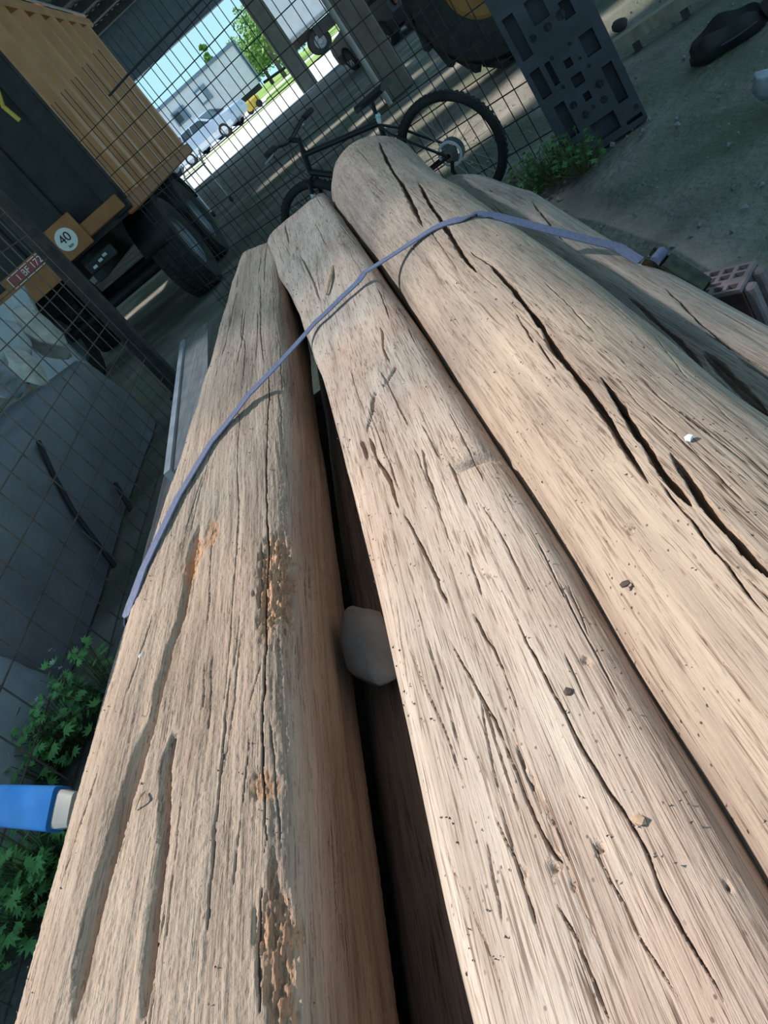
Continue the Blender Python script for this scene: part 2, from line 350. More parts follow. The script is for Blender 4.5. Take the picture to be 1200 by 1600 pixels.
# ------------------------------------------------------------------ logs
class Log:
    def __init__(s, st, n=2.2, rot=0.0):
        s.rc, s.rs = math.cos(math.radians(rot)), math.sin(math.radians(rot)); a = np.array(st, float); s.y = a[:, 0]; s.cx = a[:, 1]; s.cz = a[:, 2]; s.a = a[:, 3]; s.b = a[:, 4]; s.n = n
    def sec(s, y): return [np.interp(y, s.y, q) for q in (s.cx, s.cz, s.a, s.b)]
    def hit(s, px, py):
        d = ray(px, py); t = np.linspace(.3, 9, 12000); P = cC[None]+d[None]*t[:, None]
        cx, cz, a, b = s.sec(P[:, 1])
        dx, dz = P[:, 0]-cx, P[:, 2]-cz; lx, lz = dx*s.rc+dz*s.rs, -dx*s.rs+dz*s.rc
        F = np.abs(lx/a)**s.n+np.abs(lz/b)**s.n
        k = np.nonzero((F < 1) & (P[:, 1] > s.y[0]) & (P[:, 1] < s.y[-1]))[0]
        return P[k[0]] if len(k) else None
    def phi(s, p):
        cx, cz, a, b = s.sec(p[1]); dx, dz = p[0]-cx, p[2]-cz; u = (dx*s.rc+dz*s.rs)/a; w = (-dx*s.rs+dz*s.rc)/b
        return math.atan2(math.copysign(abs(w)**(s.n/2), w), math.copysign(abs(u)**(s.n/2), u))
    def surf(s, y, phi):
        cx, cz, a, b = s.sec(y); c, q = np.cos(phi), np.sin(phi)
        lx = a*np.sign(c)*np.abs(c)**(2/s.n); lz = b*np.sign(q)*np.abs(q)**(2/s.n)
        return np.stack([cx+lx*s.rc-lz*s.rs, y+0*lx, cz+lx*s.rs+lz*s.rc], -1)
    def lift(s, p):
        """displacement of the finished surface near a point of the base surface"""
        i = int(np.clip(np.searchsorted(s.ys, p[1]), 4, len(s.ys)-5)); j = int(np.clip(np.interp(s.phi(p), s.top, np.arange(s.nt)), 10, s.nt-11))
        return min(.016, float(s.disp[i-3:i+4, j-4:j+5].max()))
    def make(s, name, material, label, cracks=(), bumps=(), rots=(), paints=(), dense=True, ncol=420, rnd=40, seed=1, lump=.008, fibre=.0007, gran=0.0, ext=0, ytop=(-20, 200)):
        y0, y1 = s.y[0], s.y[-1]
        if dense:
            ys = list(np.linspace(y0, .22, 8)); y = .22
            while y < y1-.004: ys.append(y); y += .0021+.0034*y
            ys.append(y1)
        else: ys = list(np.arange(y0, y1, .03))+[y1]
        ys = np.array(sorted(set(ys))); R = len(ys)
        nt = int(ncol*.86); lo, hi = math.radians(ytop[0]), math.radians(ytop[1])
        # even arc length over the visible arc at mid length
        pf = np.linspace(lo, hi, 3000); ymid = np.full_like(pf, .9); P = s.surf(ymid, pf); dP = np.diff(P, axis=0); ds = np.linalg.norm(dP, axis=1)
        nzp = -dP[:, 0]/(ds+1e-9); wgt = .3+1.7*np.clip((nzp+.05)/.5, 0, 1)
        L = np.concatenate([[0], np.cumsum(ds*wgt)])
        top = np.interp(np.linspace(0, L[-1], nt), L, pf); bot = np.linspace(hi, lo+2*PI, ncol-nt+2)[1:-1]
        ph = np.concatenate([top, bot]); C = len(ph)
        Yg, Pg = np.meshgrid(ys, ph, indexing='ij'); V = s.surf(Yg, Pg)
        # in-plane outward normal
        dV = np.roll(V, -1, 1)-np.roll(V, 1, 1); nx = dV[..., 2]; nz = -dV[..., 0]; ln = np.sqrt(nx*nx+nz*nz)+1e-9; nx /= ln; nz /= ln
        S = np.concatenate([np.zeros((R, 1)), np.cumsum(np.linalg.norm(np.diff(V, axis=1), axis=2), 1)], 1)
        disp = lump*(vnoise(S*5+seed*7, Yg*2.1, seed)+.5*vnoise(S*13, Yg*5, seed+1))
        disp += fibre*vnoise(S/.006, Yg/.16+seed, seed+2)+.5*fibre*vnoise(S/.0028, Yg/.05, seed+3)+.6*fibre*vnoise(S/.02, Yg/.3, seed+4)
        if gran: disp += gran*(vnoise(S/.005, Yg/.007, seed+6)+.8*vnoise(S/.0025+Yg*60, Yg/.004, seed+7))
        tone = np.zeros_like(S); idx = np.arange(C)
        def scol(phc):  # phi along rows -> arc position
            j = np.interp(phc, top, np.arange(nt)); j0 = np.clip(j.astype(int), 0, nt-2); fr = j-j0; rr = np.arange(R)
            return S[rr, j0]*(1-fr)+S[rr, j0+1]*fr
        def carve(yc, pc, w, dep, sl=0.0, jit=.0012, sd=0):
            oy = np.argsort(yc); yc = np.array(yc)[oy]; pc = np.array(pc)[oy]
            rows = np.nonzero((ys >= yc[0]) & (ys <= yc[-1]))[0]
            if len(rows) < 2: return
            u = (ys[rows]-yc[0])/(yc[-1]-yc[0]); pr = np.interp(ys, yc, pc); sc = scol(pr)[rows]
            sc = sc+jit*vnoise(ys[rows]*38, np.zeros(len(rows))+sd*.37, sd)+jit*1.6*vnoise(ys[rows]*9, np.zeros(len(rows))+sd*.77, sd+5)
            tap = np.clip(np.minimum(u, 1-u)*7, 0, 1)**.6; ww = w*tap*(1+.35*vnoise(ys[rows]*22, np.zeros(len(rows))+3, sd+9)+.22*vnoise(ys[rows]*95, np.zeros(len(rows))+5, sd+13))+1e-5
            dd = S[rows, :nt]-sc[:, None]; q = np.abs(dd)/ww[:, None]
            g = np.clip(1-q**2, 0, 1)**.55*dep*tap[:, None]
            if sl: # stepped groove: gentle slope on the left bank
                q2 = np.clip(1-np.maximum(dd, 0)/(sl*tap[:, None]+1e-5), 0, 1)*(dd > 0); g = np.maximum(g, q2*dep*.75*tap[:, None])
            disp[rows, :nt] = disp[rows, :nt]-g
        for ci, c in enumerate(cracks):
            pts, w, dep = c[0], c[1], c[2]; sl = c[3] if len(c) > 3 else 0
            yy, pp = [], []
            for (px, py) in pts:
                h = s.hit(px, py)
                if h is None: continue
                yy.append(h[1]); pp.append(s.phi(h) % (2*PI) if s.phi(h) < lo else s.phi(h))
            if len(yy) > 1: carve(yy, pp, w, dep, sl, sd=seed*50+ci)
        r = np.random.default_rng(seed)
        for k in range(rnd):
            yc = .3+(y1-.4)*r.random()**1.8; Ln = (.06+.22*r.random())*(1+yc*.5); jc = int(nt*(.08+.84*r.random())); j1 = int(np.clip(jc+nt*.015*r.normal(), 2, nt-3)); pc = top[jc]
            carve([yc, min(yc+Ln, y1-.02)], [pc, top[j1]], .0006+.0004*r.random()+yc*.0005, .003+.003*r.random(), sd=seed*90+k, jit=.0012)
        for (px, py, ry, rs, hgt) in bumps:
            h = s.hit(px, py)
            if h is None: continue
            sc = scol(np.full(R, s.phi(h)))[:, None]; e = np.exp(-((S-sc)/rs)**2-((Yg-h[1])/ry)**2); disp += hgt*e
        for (px, py, ry, rs, dep) in rots:
            h = s.hit(px, py); sc = scol(np.full(R, s.phi(h)))[:, None]
            q = np.sqrt(((S-sc)/rs)**2+((Yg-h[1])/ry)**2)+.28*vnoise(S/.012, Yg/.03, seed+20); msk = np.clip((1-q)/.35, 0, 1)
            disp -= msk*(dep*(.6+.35*vnoise(S/.006, Yg/.016, seed+21)+.3*vnoise(S/.0025, Yg/.006, seed+22))); tone = np.maximum(tone, msk*.9)
        pale = np.zeros_like(S)
        for (pts, w) in paints:
            hh = [q for q in (s.hit(*p) for p in pts) if q is not None]
            if len(hh) < 2: continue
            hh.sort(key=lambda q: q[1]); yc = np.array([q[1] for q in hh]); pc = np.array([s.phi(q) for q in hh]); sc = scol(np.interp(ys, yc, pc))
            rows = np.nonzero((ys >= yc[0]) & (ys <= yc[-1]))[0]; jit = .0012*vnoise(ys[rows]*25, ys[rows]*0, seed+40)
            wv = w*np.clip(.75+.7*vnoise(ys[rows]*30, ys[rows]*0+2, seed+41), .05, 1.4)
            pale[rows] = np.maximum(pale[rows], np.clip(1.4-np.abs(S[rows]-(sc[rows]+jit)[:, None])/wv[:, None], 0, 1)*.75)
        s.disp = disp; s.ys = ys; s.top = top; s.nt = nt
        V = V.copy(); V[..., 0] += nx*disp; V[..., 2] += nz*disp
        V[-1, :, 1] += .012*vnoise(S[-1]*20, S[-1]*0, seed+30)
        me = bpy.data.meshes.new(name); nv = R*C
        i, j = np.meshgrid(np.arange(R-1), np.arange(C), indexing='ij'); j2 = (j+1) % C
        q = np.stack([i*C+j, i*C+j2, (i+1)*C+j2, (i+1)*C+j], -1).reshape(-1, 4)[:, ::-1]
        c0 = V[0].mean(0); c1 = V[-1].mean(0); allv = np.concatenate([V.reshape(-1, 3), c0[None], c1[None]])
        jj = np.arange(C); t0 = np.stack([np.full(C, nv), (jj+1) % C, jj], 1); t1 = np.stack([np.full(C, nv+1), (R-1)*C+jj, (R-1)*C+(jj+1) % C], 1)
        t0 = t0[:, ::-1]; t1 = t1[:, ::-1]
        nq = len(q); me.vertices.add(len(allv)); me.vertices.foreach_set('co', allv.astype(np.float32).ravel())
        loops = np.concatenate([q.ravel(), t0.ravel(), t1.ravel()]); me.loops.add(len(loops)); me.loops.foreach_set('vertex_index', loops.astype(np.int32))
        st = np.concatenate([np.arange(nq)*4, nq*4+np.arange(2*C)*3]); me.polygons.add(nq+2*C); me.polygons.foreach_set('loop_start', st.astype(np.int32))
        at = me.attributes.new('tone', 'FLOAT', 'POINT'); at.data.foreach_set('value', np.concatenate([tone.ravel(), [0, 0]]).astype(np.float32))
        at = me.attributes.new('pale', 'FLOAT', 'POINT'); at.data.foreach_set('value', np.concatenate([pale.ravel(), [0, 0]]).astype(np.float32))
        me.update(calc_edges=True); me.validate()
        me.polygons.foreach_set('use_smooth', np.concatenate([np.ones(nq, bool), np.zeros(2*C, bool)]))
        me.materials.append(material); me.update()
        ob = bpy.data.objects.new(name, me); COL.objects.link(ob); props(ob, label, 'log'); recenter(ob); s.disp_amp = lump
        return ob

W1 = wood_mat('wood_weathered_left', (.53, .41, .315), (.41, .315, .245), (.25, .185, .145), (.90, .87, .85), 0.0, fine=.75, seed=1.0, gran=.8)
W2 = wood_mat('wood_pale_beam', (.58, .475, .39), (.48, .388, .318), (.33, .25, .195), (.90, .80, .76), .7, seed=5.0)
W3 = wood_mat('wood_smooth_log', (.51, .398, .308), (.42, .322, .25), (.29, .218, .168), (.84, .84, .85), .95, fine=.85, seed=9.0)
W4 = wood_mat('wood_grey_log', (.44, .37, .31), (.33, .275, .23), (.20, .165, .14), (.80, .82, .84), .4, fine=.7, seed=13.0)
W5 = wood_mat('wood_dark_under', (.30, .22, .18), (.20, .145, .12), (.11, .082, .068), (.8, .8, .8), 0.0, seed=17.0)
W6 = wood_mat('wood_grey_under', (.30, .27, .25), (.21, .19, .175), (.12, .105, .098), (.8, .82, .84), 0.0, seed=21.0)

L1 = Log([(-.8, -.752, .594, .205, .20), (.6, -.752, .594, .205, .20), (1.4, -.745, .594, .20, .197), (2.0, -.715, .60, .18, .185), (2.8, -.70, .605, .163, .175), (4.0, -.685, .605, .155, .165), (4.6, -.67, .60, .14, .155)], 5.0, -15)
L2 = Log([(-.8, -.185, .605, .145, .155), (.3, -.186, .605, .145, .155), (.8, -.190, .605, .148, .155), (1.35, -.206, .605, .148, .155), (2.1, -.232, .605, .155, .155), (2.8, -.268, .605, .165, .155), (3.8, -.33, .605, .20, .155), (4.55, -.375, .61, .215, .16), (4.72, -.36, .60, .19, .145), (4.80, -.31, .585, .145, .125), (5.05, -.30, .585, .135, .12)], 5.0)
L3 = Log([(-.8, .098, .60, .185, .185), (.5, .100, .60, .185, .187), (1.3, .112, .60, .193, .193), (2.4, .12, .60, .205, .20), (3.6, .105, .585, .235, .225), (4.4, .10, .56, .275, .262), (4.80, .11, .55, .285, .275), (4.90, .11, .55, .26, .25)], 2.0)
L4 = Log([(-.8, .395, .38, .135, .135), (1.2, .395, .38, .135, .135), (2.2, .40, .38, .137, .137), (3.1, .425, .38, .15, .14), (3.8, .41, .375, .14, .135), (4.15, .40, .37, .115, .115)], 2.1)

cr2 = [
 ([(620,574),(612,596),(594,619),(586,649),(575,679)], 0.0047, 0.0166), ([(566,688),(575,720)], 0.0039, 0.0110),
 ([(579,684),(590,720),(609,750),(624,795)], 0.0035, 0.0129), ([(630,800),(658,850),(680,899),(702,953)], 0.0018, 0.0129),
 ([(704,1000),(740,1067),(777,1126),(810,1207),(842,1283),(875,1342),(907,1406)], 0.0014, 0.0129),
 ([(729,861),(756,931)], 0.0014, 0.0074), ([(734,958),(758,996),(790,1050)], 0.0013, 0.0074),
 ([(799,947),(821,996),(853,1056),(886,1121),(918,1186),(951,1240),(994,1305),(1031,1397),(1063,1457),(1109,1530),(1145,1594)], 0.0013, 0.0120),
 ([(870,1415),(898,1461),(925,1530),(953,1599)], 0.0012, 0.0120), ([(921,1301),(962,1383),(1012,1480),(1063,1567)], 0.0008, 0.0074),
 ([(774,1273),(806,1342),(847,1470)], 0.0009, 0.0074), ([(660,700),(668,740),(690,800)], 0.0018, 0.0074), ([(700,720),(730,790)], 0.0018, 0.0064),
 ([(595,510),(600,545),(612,570)], 0.0031, 0.0074), ([(590,450),(610,500)], 0.0018, 0.0064), ([(640,1010),(690,1120),(730,1230)], 0.0009, 0.0055), ([(690,1300),(740,1420),(790,1560)], 0.0008, 0.0055),
 ([(500,520),(492,545),(487,560)], 0.0055, 0.0129), ([(508,640),(520,670),(517,700)], 0.0047, 0.0138), ([(526,720),(540,790),(553,850)], 0.0018, 0.0074), ([(470,400),(490,440),(500,470)], 0.0047, 0.0092), ([(445,350),(452,380)], 0.0047, 0.0092),
]
bm2 = [(938, 1325, .004, .0035, -.010), (868, 1357, .005, .004, -.010), (822, 1365, .004, .003, -.007), (915, 1030, .004, .005, -.007), (1138, 1383, .003, .002, -.008), (1000, 1283, .006, .005, .003), (765, 900, .004, .003, -.006), (590, 600, .16, .055, .012), (540, 400, .2, .05, .014), (560, 372, .10, .03, .016), (745, 716, .012, .035, -.024), (730, 690, .05, .03, .008), (470, 600, .14, .02, -.022), (515, 700, .25, .02, .012), (600, 1400, .4, .02, .004), (440, 430, .2, .04, .012)]
log2 = L2.make('squared_timber', W2, 'squared pale timber with long cracks in the middle of the stack', cr2, bm2, [], paints=[([(545, 735), (560, 790), (572, 850), (590, 930)], .0022), ([(728, 1470), (745, 1530), (765, 1599)], .0009), ([(600, 1120), (640, 1260), (680, 1380)], .0009)], ncol=560, rnd=46, seed=2, lump=.0045, fibre=.00035, ytop=(-18, 198))
cr3 = [
 ([(535,208),(552,235)], 0.0093, 0.0400), ([(557,218),(570,252)], 0.0073, 0.0300), ([(593,222),(608,257),(627,283),(643,320),(660,353)], 0.0086, 0.0450),
 ([(653,283),(670,313),(693,350),(720,393),(745,425)], 0.0073, 0.0400), ([(507,223),(530,270),(550,313)], 0.0012, 0.0100),
 ([(735,392),(765,412),(800,448),(837,497),(857,527),(870,550),(900,587),(926,621),(952,659),(960,674),(982,711),(1012,756)], 0.0056, 0.0400),
 ([(807,490),(835,535)], 0.0012, 0.0120), ([(840,533),(867,573)], 0.0012, 0.0120),
 ([(937,584),(964,621),(990,666),(1012,700),(1031,734),(1061,767),(1080,790)], 0.0056, 0.0400),
 ([(1027,749),(1057,786),(1095,831),(1151,899),(1200,965)], 0.0012, 0.0180),
 ([(1046,706),(1080,752),(1110,797),(1140,831),(1162,857),(1215,915)], 0.0050, 0.0400),
 ([(825,647),(877,700),(911,745),(937,786)], 0.0007, 0.0080), ([(965,590),(1010,640),(1060,690)], 0.0005, 0.0060), ([(1020,520),(1080,590),(1150,660)], 0.0005, 0.0060),
 ([(950,860),(1010,950),(1080,1050)], 0.0005, 0.0060), ([(1080,860),(1130,930)], 0.0005, 0.0060), ([(700,560),(730,620)], 0.0008, 0.0060),
 ([(560,300),(575,340),(600,390)], 0.0008, 0.0060),
]
bm3 = [(655, 470, .35, .05, .006), (560, 250, .3, .08, .01), (980, 825, .008, .006, -.008), (978, 915, .006, .005, -.008), (850, 655, .006, .008, .006)]
log3 = L3.make('round_log', W3, 'thick smooth round log with long open splits, flared far end', cr3, bm3, [], ncol=520, rnd=36, seed=3, lump=.006, fibre=.0004, ytop=(-25, 200))
cr1 = [
 ([(421,574),(419,660),(417,712),(417,799),(419,850),(416,919),(417,1009),(414,1050),(410,1102),(411,1150),(414,1242),(416,1310),(411,1352)], 0.0015, 0.0198),
 ([(409,1380),(404,1440),(402,1520),(406,1598)], 0.0011, 0.0108),
 ([(312,814),(301,859),(294,911),(286,960),(271,1005),(260,1050),(245,1110),(232,1155)], 0.0035, 0.0219, 0.0160),
 ([(250,1105),(232,1160),(208,1250),(187,1330),(163,1415),(143,1500),(120,1598)], 0.0042, 0.0316, 0.0240),
 ([(275,1140),(266,1200),(264,1243),(259,1350),(250,1433),(242,1516),(229,1598)], 0.0035, 0.0267, 0.0176),
 ([(371,640),(371,750),(371,825),(367,874),(361,960),(356,1031),(345,1120)], 0.0010, 0.0090),
 ([(350,1163),(337,1283),(330,1383),(325,1480)], 0.0009, 0.0090), ([(390,1150),(380,1260),(362,1400)], 0.0007, 0.0063),
 ([(330,820),(326,900),(322,990)], 0.0009, 0.0063), ([(320,1030),(315,1110)], 0.0009, 0.0063), ([(240,960),(222,1020),(200,1090)], 0.0011, 0.0063),
 ([(380,480),(383,540),(380,600)], 0.0017, 0.0108), ([(404,440),(408,520),(412,570)], 0.0017, 0.0126),
 ([(160,1200),(130,1290),(100,1380)], 0.0017, 0.0054), ([(500,1000),(510,1100),(520,1200)], 0.0008, 0.0054),
 ([(455,690),(462,800),(468,860)], 0.0011, 0.0045),
]
bm1 = [(300, 1300, .2, .03, .006), (430, 1450, .3, .04, .006), (150, 1300, .5, .03, .006), (445, 600, .3, .03, .008)]
rot1 = [(435, 905, .20, .045, .013), (440, 1480, .10, .030, .010), (330, 830, .06, .018, .006), (415, 1230, .03, .022, .006), (300, 870, .10, .02, .005)]
log1 = L1.make('weathered_log', W1, 'rough furrowed log with a crumbling orange rotten patch, left of the stack', cr1, bm1, rot1, ncol=560, rnd=50, seed=4, lump=.006, fibre=.0008, gran=.0007, ytop=(-75, 190))
cr4 = [([(982,467),(1013,493),(1057,530),(1100,577)], .004, .016), ([(1100,550),(1133,583),(1147,599),(1175,625),(1200,648)], .008, .03), ([(830,315),(850,340),(880,375)], .005, .012), ([(1040,450),(1090,500),(1150,550)], .003, .01)]
log4 = L4.make('round_log', W4, 'thin grey round log lying lowest along the right of the stack', cr4, [], [], ncol=230, rnd=20, seed=5, lump=.006, fibre=.0004, ytop=(-20, 150))
# bottom row of the stack
def under(cx, cz, r, label, m, seed, y0=-.8, y1=4.3):
    L = Log([(y0, cx, cz, r, r), (1, cx, cz, r, r), (y1, cx, cz, r*.97, r*.97)], 2.1); return L.make('round_log', m, label, [], [], [], dense=False, ncol=130, rnd=0, seed=seed, lump=.005, ytop=(-20, 200)), L
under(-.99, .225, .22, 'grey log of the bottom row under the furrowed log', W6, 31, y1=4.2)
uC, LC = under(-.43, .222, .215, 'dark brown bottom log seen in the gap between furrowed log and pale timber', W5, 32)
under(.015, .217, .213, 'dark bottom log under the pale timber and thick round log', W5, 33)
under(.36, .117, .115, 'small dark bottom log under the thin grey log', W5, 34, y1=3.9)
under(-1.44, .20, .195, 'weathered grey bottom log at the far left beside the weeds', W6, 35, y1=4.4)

# board beside the furrowed log
def plank():
    r = empty('plank', (-1.35, 4.0, .47), 'grey sawn board with a pale edge lying left of the furrowed log', 'plank')
    a = Vector((-1.30, 2.95, .46)); b = Vector((-1.52, 5.2, .46)); t = (b-a).normalized(); w = Vector((t.y, -t.x, 0)); up = Vector((0, 0, 1))
    m = MB()
    def q(p, s0, s1, z0, z1): return [p+w*s0+up*z0, p+w*s1+up*z0, p+w*s1+up*z1, p+w*s0+up*z1]
    A = q(a, 0, .20, 0, .035); B = q(b, 0, .20, 0, .035); m.add(A+B, [(0,1,2,3),(7,6,5,4),(0,4,5,1),(1,5,6,2),(2,6,7,3),(3,7,4,0)]); m.build('board_face', M_board, r)
    m = MB(); A = q(a, -.035, 0, -.01, .05); B = q(b, -.035, 0, -.01, .05); m.add(A+B, [(0,1,2,3),(7,6,5,4),(0,4,5,1),(1,5,6,2),(2,6,7,3),(3,7,4,0)]); m.build('board_edge', M_boardl, r)
plank()

# ------------------------------------------------------------------ strap and buckle
def strap():
    r = empty('tie_strap', (-.2, 2.3, .5), 'blue grey webbing strap tied across all the logs', 'strap')
    seq = [(L1, [(214, 930), (228, 892), (250, 845), (282, 778), (332, 697), (394, 628)]), (L2, [(498, 510), (540, 470), (578, 438)]), (L3, [(722, 345), (745, 336), (772, 340)]), (L4, [(972, 404), (1000, 413)])]
    pts = []
    for L, px in seq:
        dense = []
        for k in range(len(px)-1):
            n_ = max(2, int(math.dist(px[k], px[k+1])/14))
            for q_ in range(n_): u_ = q_/n_; dense.append((px[k][0]*(1-u_)+px[k+1][0]*u_, px[k][1]*(1-u_)+px[k+1][1]*u_))
        dense.append(px[-1])
        for p in dense:
            h = L.hit(*p)
            if h is None: continue
            cx, cz, a, b = L.sec(h[1]); nn = np.array([h[0]-cx, 0, h[2]-cz]); nn /= np.linalg.norm(nn); pts.append((h+nn*(max(L.lift(h), -.004)+.004), nn))
    p0_, n0_ = pts[0]; pts = [(p0_+np.array([-.05, -.10, -.32]), np.array([-1., 0, .1])), (p0_+np.array([-.035, -.05, -.10]), np.array([-.9, 0, .4]))]+pts
    P = []; N = []
    for i in range(len(pts)-1):
        (p, n0), (q, n1) = pts[i], pts[i+1]; k = max(2, int(np.linalg.norm(q-p)/.012))
        for j in range(k): u = j/k; P.append(Vector(p*(1-u)+q*u)); N.append(Vector(n0*(1-u)+n1*u))
    P.append(Vector(pts[-1][0])); N.append(Vector(pts[-1][1]))
    for i, p in enumerate(P):          # keep the webbing above every log it passes over
        for L in (L1, L2, L3, L4):
            cx, cz, a, b = L.sec(p.y); g = np.linspace(0, PI, 241); Sf = L.surf(np.full(241, p.y), g); j = int(np.argmin(np.abs(Sf[:, 0]-p.x)))
            if abs(Sf[j, 0]-p.x) < .006:
                zt_ = float(Sf[j, 2])+max(0.0, L.lift(Sf[j]))+.005
                if p.z < zt_ and p.z > Sf[j, 2]-.08: p.z = zt_
    for _ in range(700):
        Z = [p.z for p in P]
        for i in range(1, len(P)-1): P[i].z = max(Z[i], .5*(Z[i-1]+Z[i+1]))
    for i in range(len(N)): N[i] = (N[i].normalized()*(1.0 if N[i].z < .5 else .15)+Vector((0, -.2, 1))*(.2 if N[i].z < .5 else 1.0)).normalized()
    m = MB(); w = .0135; th = .0016
    for i, p in enumerate(P):
        t = (P[min(i+1, len(P)-1)]-P[max(i-1, 0)]).normalized(); s = t.cross(N[i]).normalized(); n = s.cross(t).normalized()
        m.v += [tuple(p+s*w+n*th), tuple(p-s*w+n*th), tuple(p-s*w-n*th), tuple(p+s*w-n*th)]
    for i in range(len(P)-1):
        for k in range(4): m.f.append((i*4+k, i*4+(k+1) % 4, i*4+4+(k+1) % 4, i*4+4+k))
    m.build('webbing', M_strap, r, True)
    # ratchet at the right end
    e = Vector(pts[-1][0]); d = Vector(onz(1065, 450, .40))-e; d.normalize(); e2 = e+Vector((.02, -.01, 0))
    side = d.cross(Vector((0, 0, 1))).normalized(); up = side.cross(d)
    rot = Matrix((side, d, up)).transposed()
    bk = MB()
    for s in (-1, 1): bk.box(e2+d*.08+side*s*.022, (.004, .17, .035), rot, .001)
    bk.box(e2+d*.13, (.046, .06, .006), rot); bk.build('ratchet_frame', M_olive, r)
    MB().cyl(e2-side*.028+d*.02, e2+side*.028+d*.02, .019, 18).build('spool', M_olive, r, True)
    MB().tube([e2+d*.02+up*.021+side*x for x in (-.02, .02)], .014, 12).build('wound_webbing', M_strap, r, True)
    h = MB().box(e2+d*.10+up*.026, (.05, .12, .008), rot, .003).build('ratchet_handle', M_olive, r)
strap()

# ------------------------------------------------------------------ stone and bits on the logs
def rock(name, c, size, m, label, cat, seed, rz=0.0, sub=2, group=None):
    import bmesh
    bm = bmesh.new(); bmesh.ops.create_icosphere(bm, subdivisions=sub, radius=1.0); rr = np.random.default_rng(seed)
    co = np.array([v.co for v in bm.verts]); d = np.zeros(len(co))
    for k in range(7):
        nrm = rr.normal(size=3); nrm /= np.linalg.norm(nrm); h = .55+.3*rr.random(); e = co@nrm-h; co = co-np.outer(np.clip(e, 0, None), nrm)
    M = np.array(Matrix.Rotation(rz, 3, 'Z'))
    co = (co*np.array(size))@M.T+np.array(c)
    for v, p in zip(bm.verts, co): v.co = p
    me = bpy.data.meshes.new(name); bm.to_mesh(me); bm.free(); me.materials.append(m); me.polygons.foreach_set('use_smooth', [sub > 1]*len(me.polygons)); me.update()
    o = bpy.data.objects.new(name, me); COL.objects.link(o); props(o, label, cat, group); recenter(o); return o
pS = onz(572, 1010, .50); rock('stone', (pS[0]+.004, pS[1]+.01, .475), (.065, .17, .075), M_stone, 'grey wedge stone in the gap between furrowed log and pale timber', 'stone', 5, .1, 3)
def onlog(L, px, py, lift=0.0):
    h = L.hit(px, py); cx, cz, a, b = L.sec(h[1]); return h+np.array([0, 0, lift])
for (L, px, py, s, lab, cat, nm, m) in (
   (L1, 222, 1026, .007, 'small white pebble on the furrowed log beside its dark groove', 'pebble', 'pebble', M_offw),
   (L3, 1078, 686, .006, 'small white crumb on the thick round log right of the splits', 'pebble', 'pebble', M_offw),
   (L2, 890, 1082, .006, 'dark grey seed husk lying on the pale timber', 'husk', 'seed_husk', M_chipd),
   (L2, 1000, 1283, .007, 'flat brown knot flake on the pale timber near the long crack', 'flake', 'wood_flake', M_chip),
   (L3, 978, 914, .006, 'black crumb on the thick round log', 'crumb', 'crumb', M_chipd)):
    p = onlog(L, px, py, s*.35); rock(nm, p, (s, s*1.2, s*.7), m, lab, cat, px, px, 1)
def twig(a, b, L, r, label, nm='twig'):
    p, q = onlog(L, *a, .006), onlog(L, *b, .006); m_ = (p+q)/2+np.array([.006, 0, .006])
    o = MB().tube([p, m_, q], [r*.7, r, r*.5], 7).build(nm, M_chip, None, True); props(o, label, 'twig'); recenter(o)
twig((522, 418), (512, 462), L2, .007, 'crooked twig lying on the far end of the pale timber')
twig((231, 1240), (216, 1268), L1, .002, 'thin straw splinter on the furrowed log by the grooves', 'straw_splinter')
def crumbs():
    m = MB(); r = np.random.default_rng(9)
    for k in range(420):
        L = (L1, L2, L3, L2, L1)[r.integers(5)]; y = .35+3*r.random()**2; ph = PI*(.15+.7*r.random()); p = L.surf(np.array(y), np.array(ph)); s = .0006+.0009*r.random()+.0004*y
        ax = r.normal(size=3); R_ = Quaternion(Vector(ax).normalized(), r.random()*6).to_matrix()
        v = [R_ @ Vector(q) for q in ((s*1.7, 0, 0), (-s, s, 0), (-s, -s, 0), (0, 0, s))]
        m.add([q+Vector(p)+Vector((0, 0, .004)) for q in v], [(0, 1, 3), (1, 2, 3), (2, 0, 3), (0, 2, 1)])
    o = m.build('wood_crumbs', M_chipd); props(o, 'fine wood crumbs and dust scattered over the log tops', 'crumbs', kind='stuff')
crumbs()

# ------------------------------------------------------------------ fences
def wire(name, a, b, r, parent, m, seg=6): return MB().tube([a, b], r, seg).build(name, m, parent, True)
def left_fence():
    x = -2.17; r = empty('mesh_panel', (x, 3, 0), 'rusty square wire mesh panel standing along the left, before the tarpaulins', 'mesh panel')
    zs = [.0075+.2016*k for k in range(11)]; ys = [2.944+.204*k for k in range(-15, 17)]
    for z in zs: MB().tube([(x, y, z+.006*math.sin(y*2.1+z*5)) for y in np.linspace(ys[0], ys[-1], 14)], .0042, 6).build('wire', M_wire, r, True)
    for y in ys: wire('wire', (x+.006, y, 0), (x+.006+.01*math.sin(y*3), y, 2.05), .0042, r, M_wire)
    p = empty('fence_post', (x-.02, 6.36, 0), 'dark square steel post at the end of the left mesh panel', 'post')
    MB().box((x-.02, 6.36, 1.15), (.13, .10, 2.3), bev=.008).build('post_shaft', M_post, p)
    MB().box((x-.02, 6.36, .01), (.2, .2, .02)).build('base_plate', M_post, p)
left_fence()
hubP = onz(704, 240, .365)
fD = np.array([.814, -.581, 0]); fN = np.array([.581, .814, 0]); fP = hubP+fN*.25; fP[2] = 0
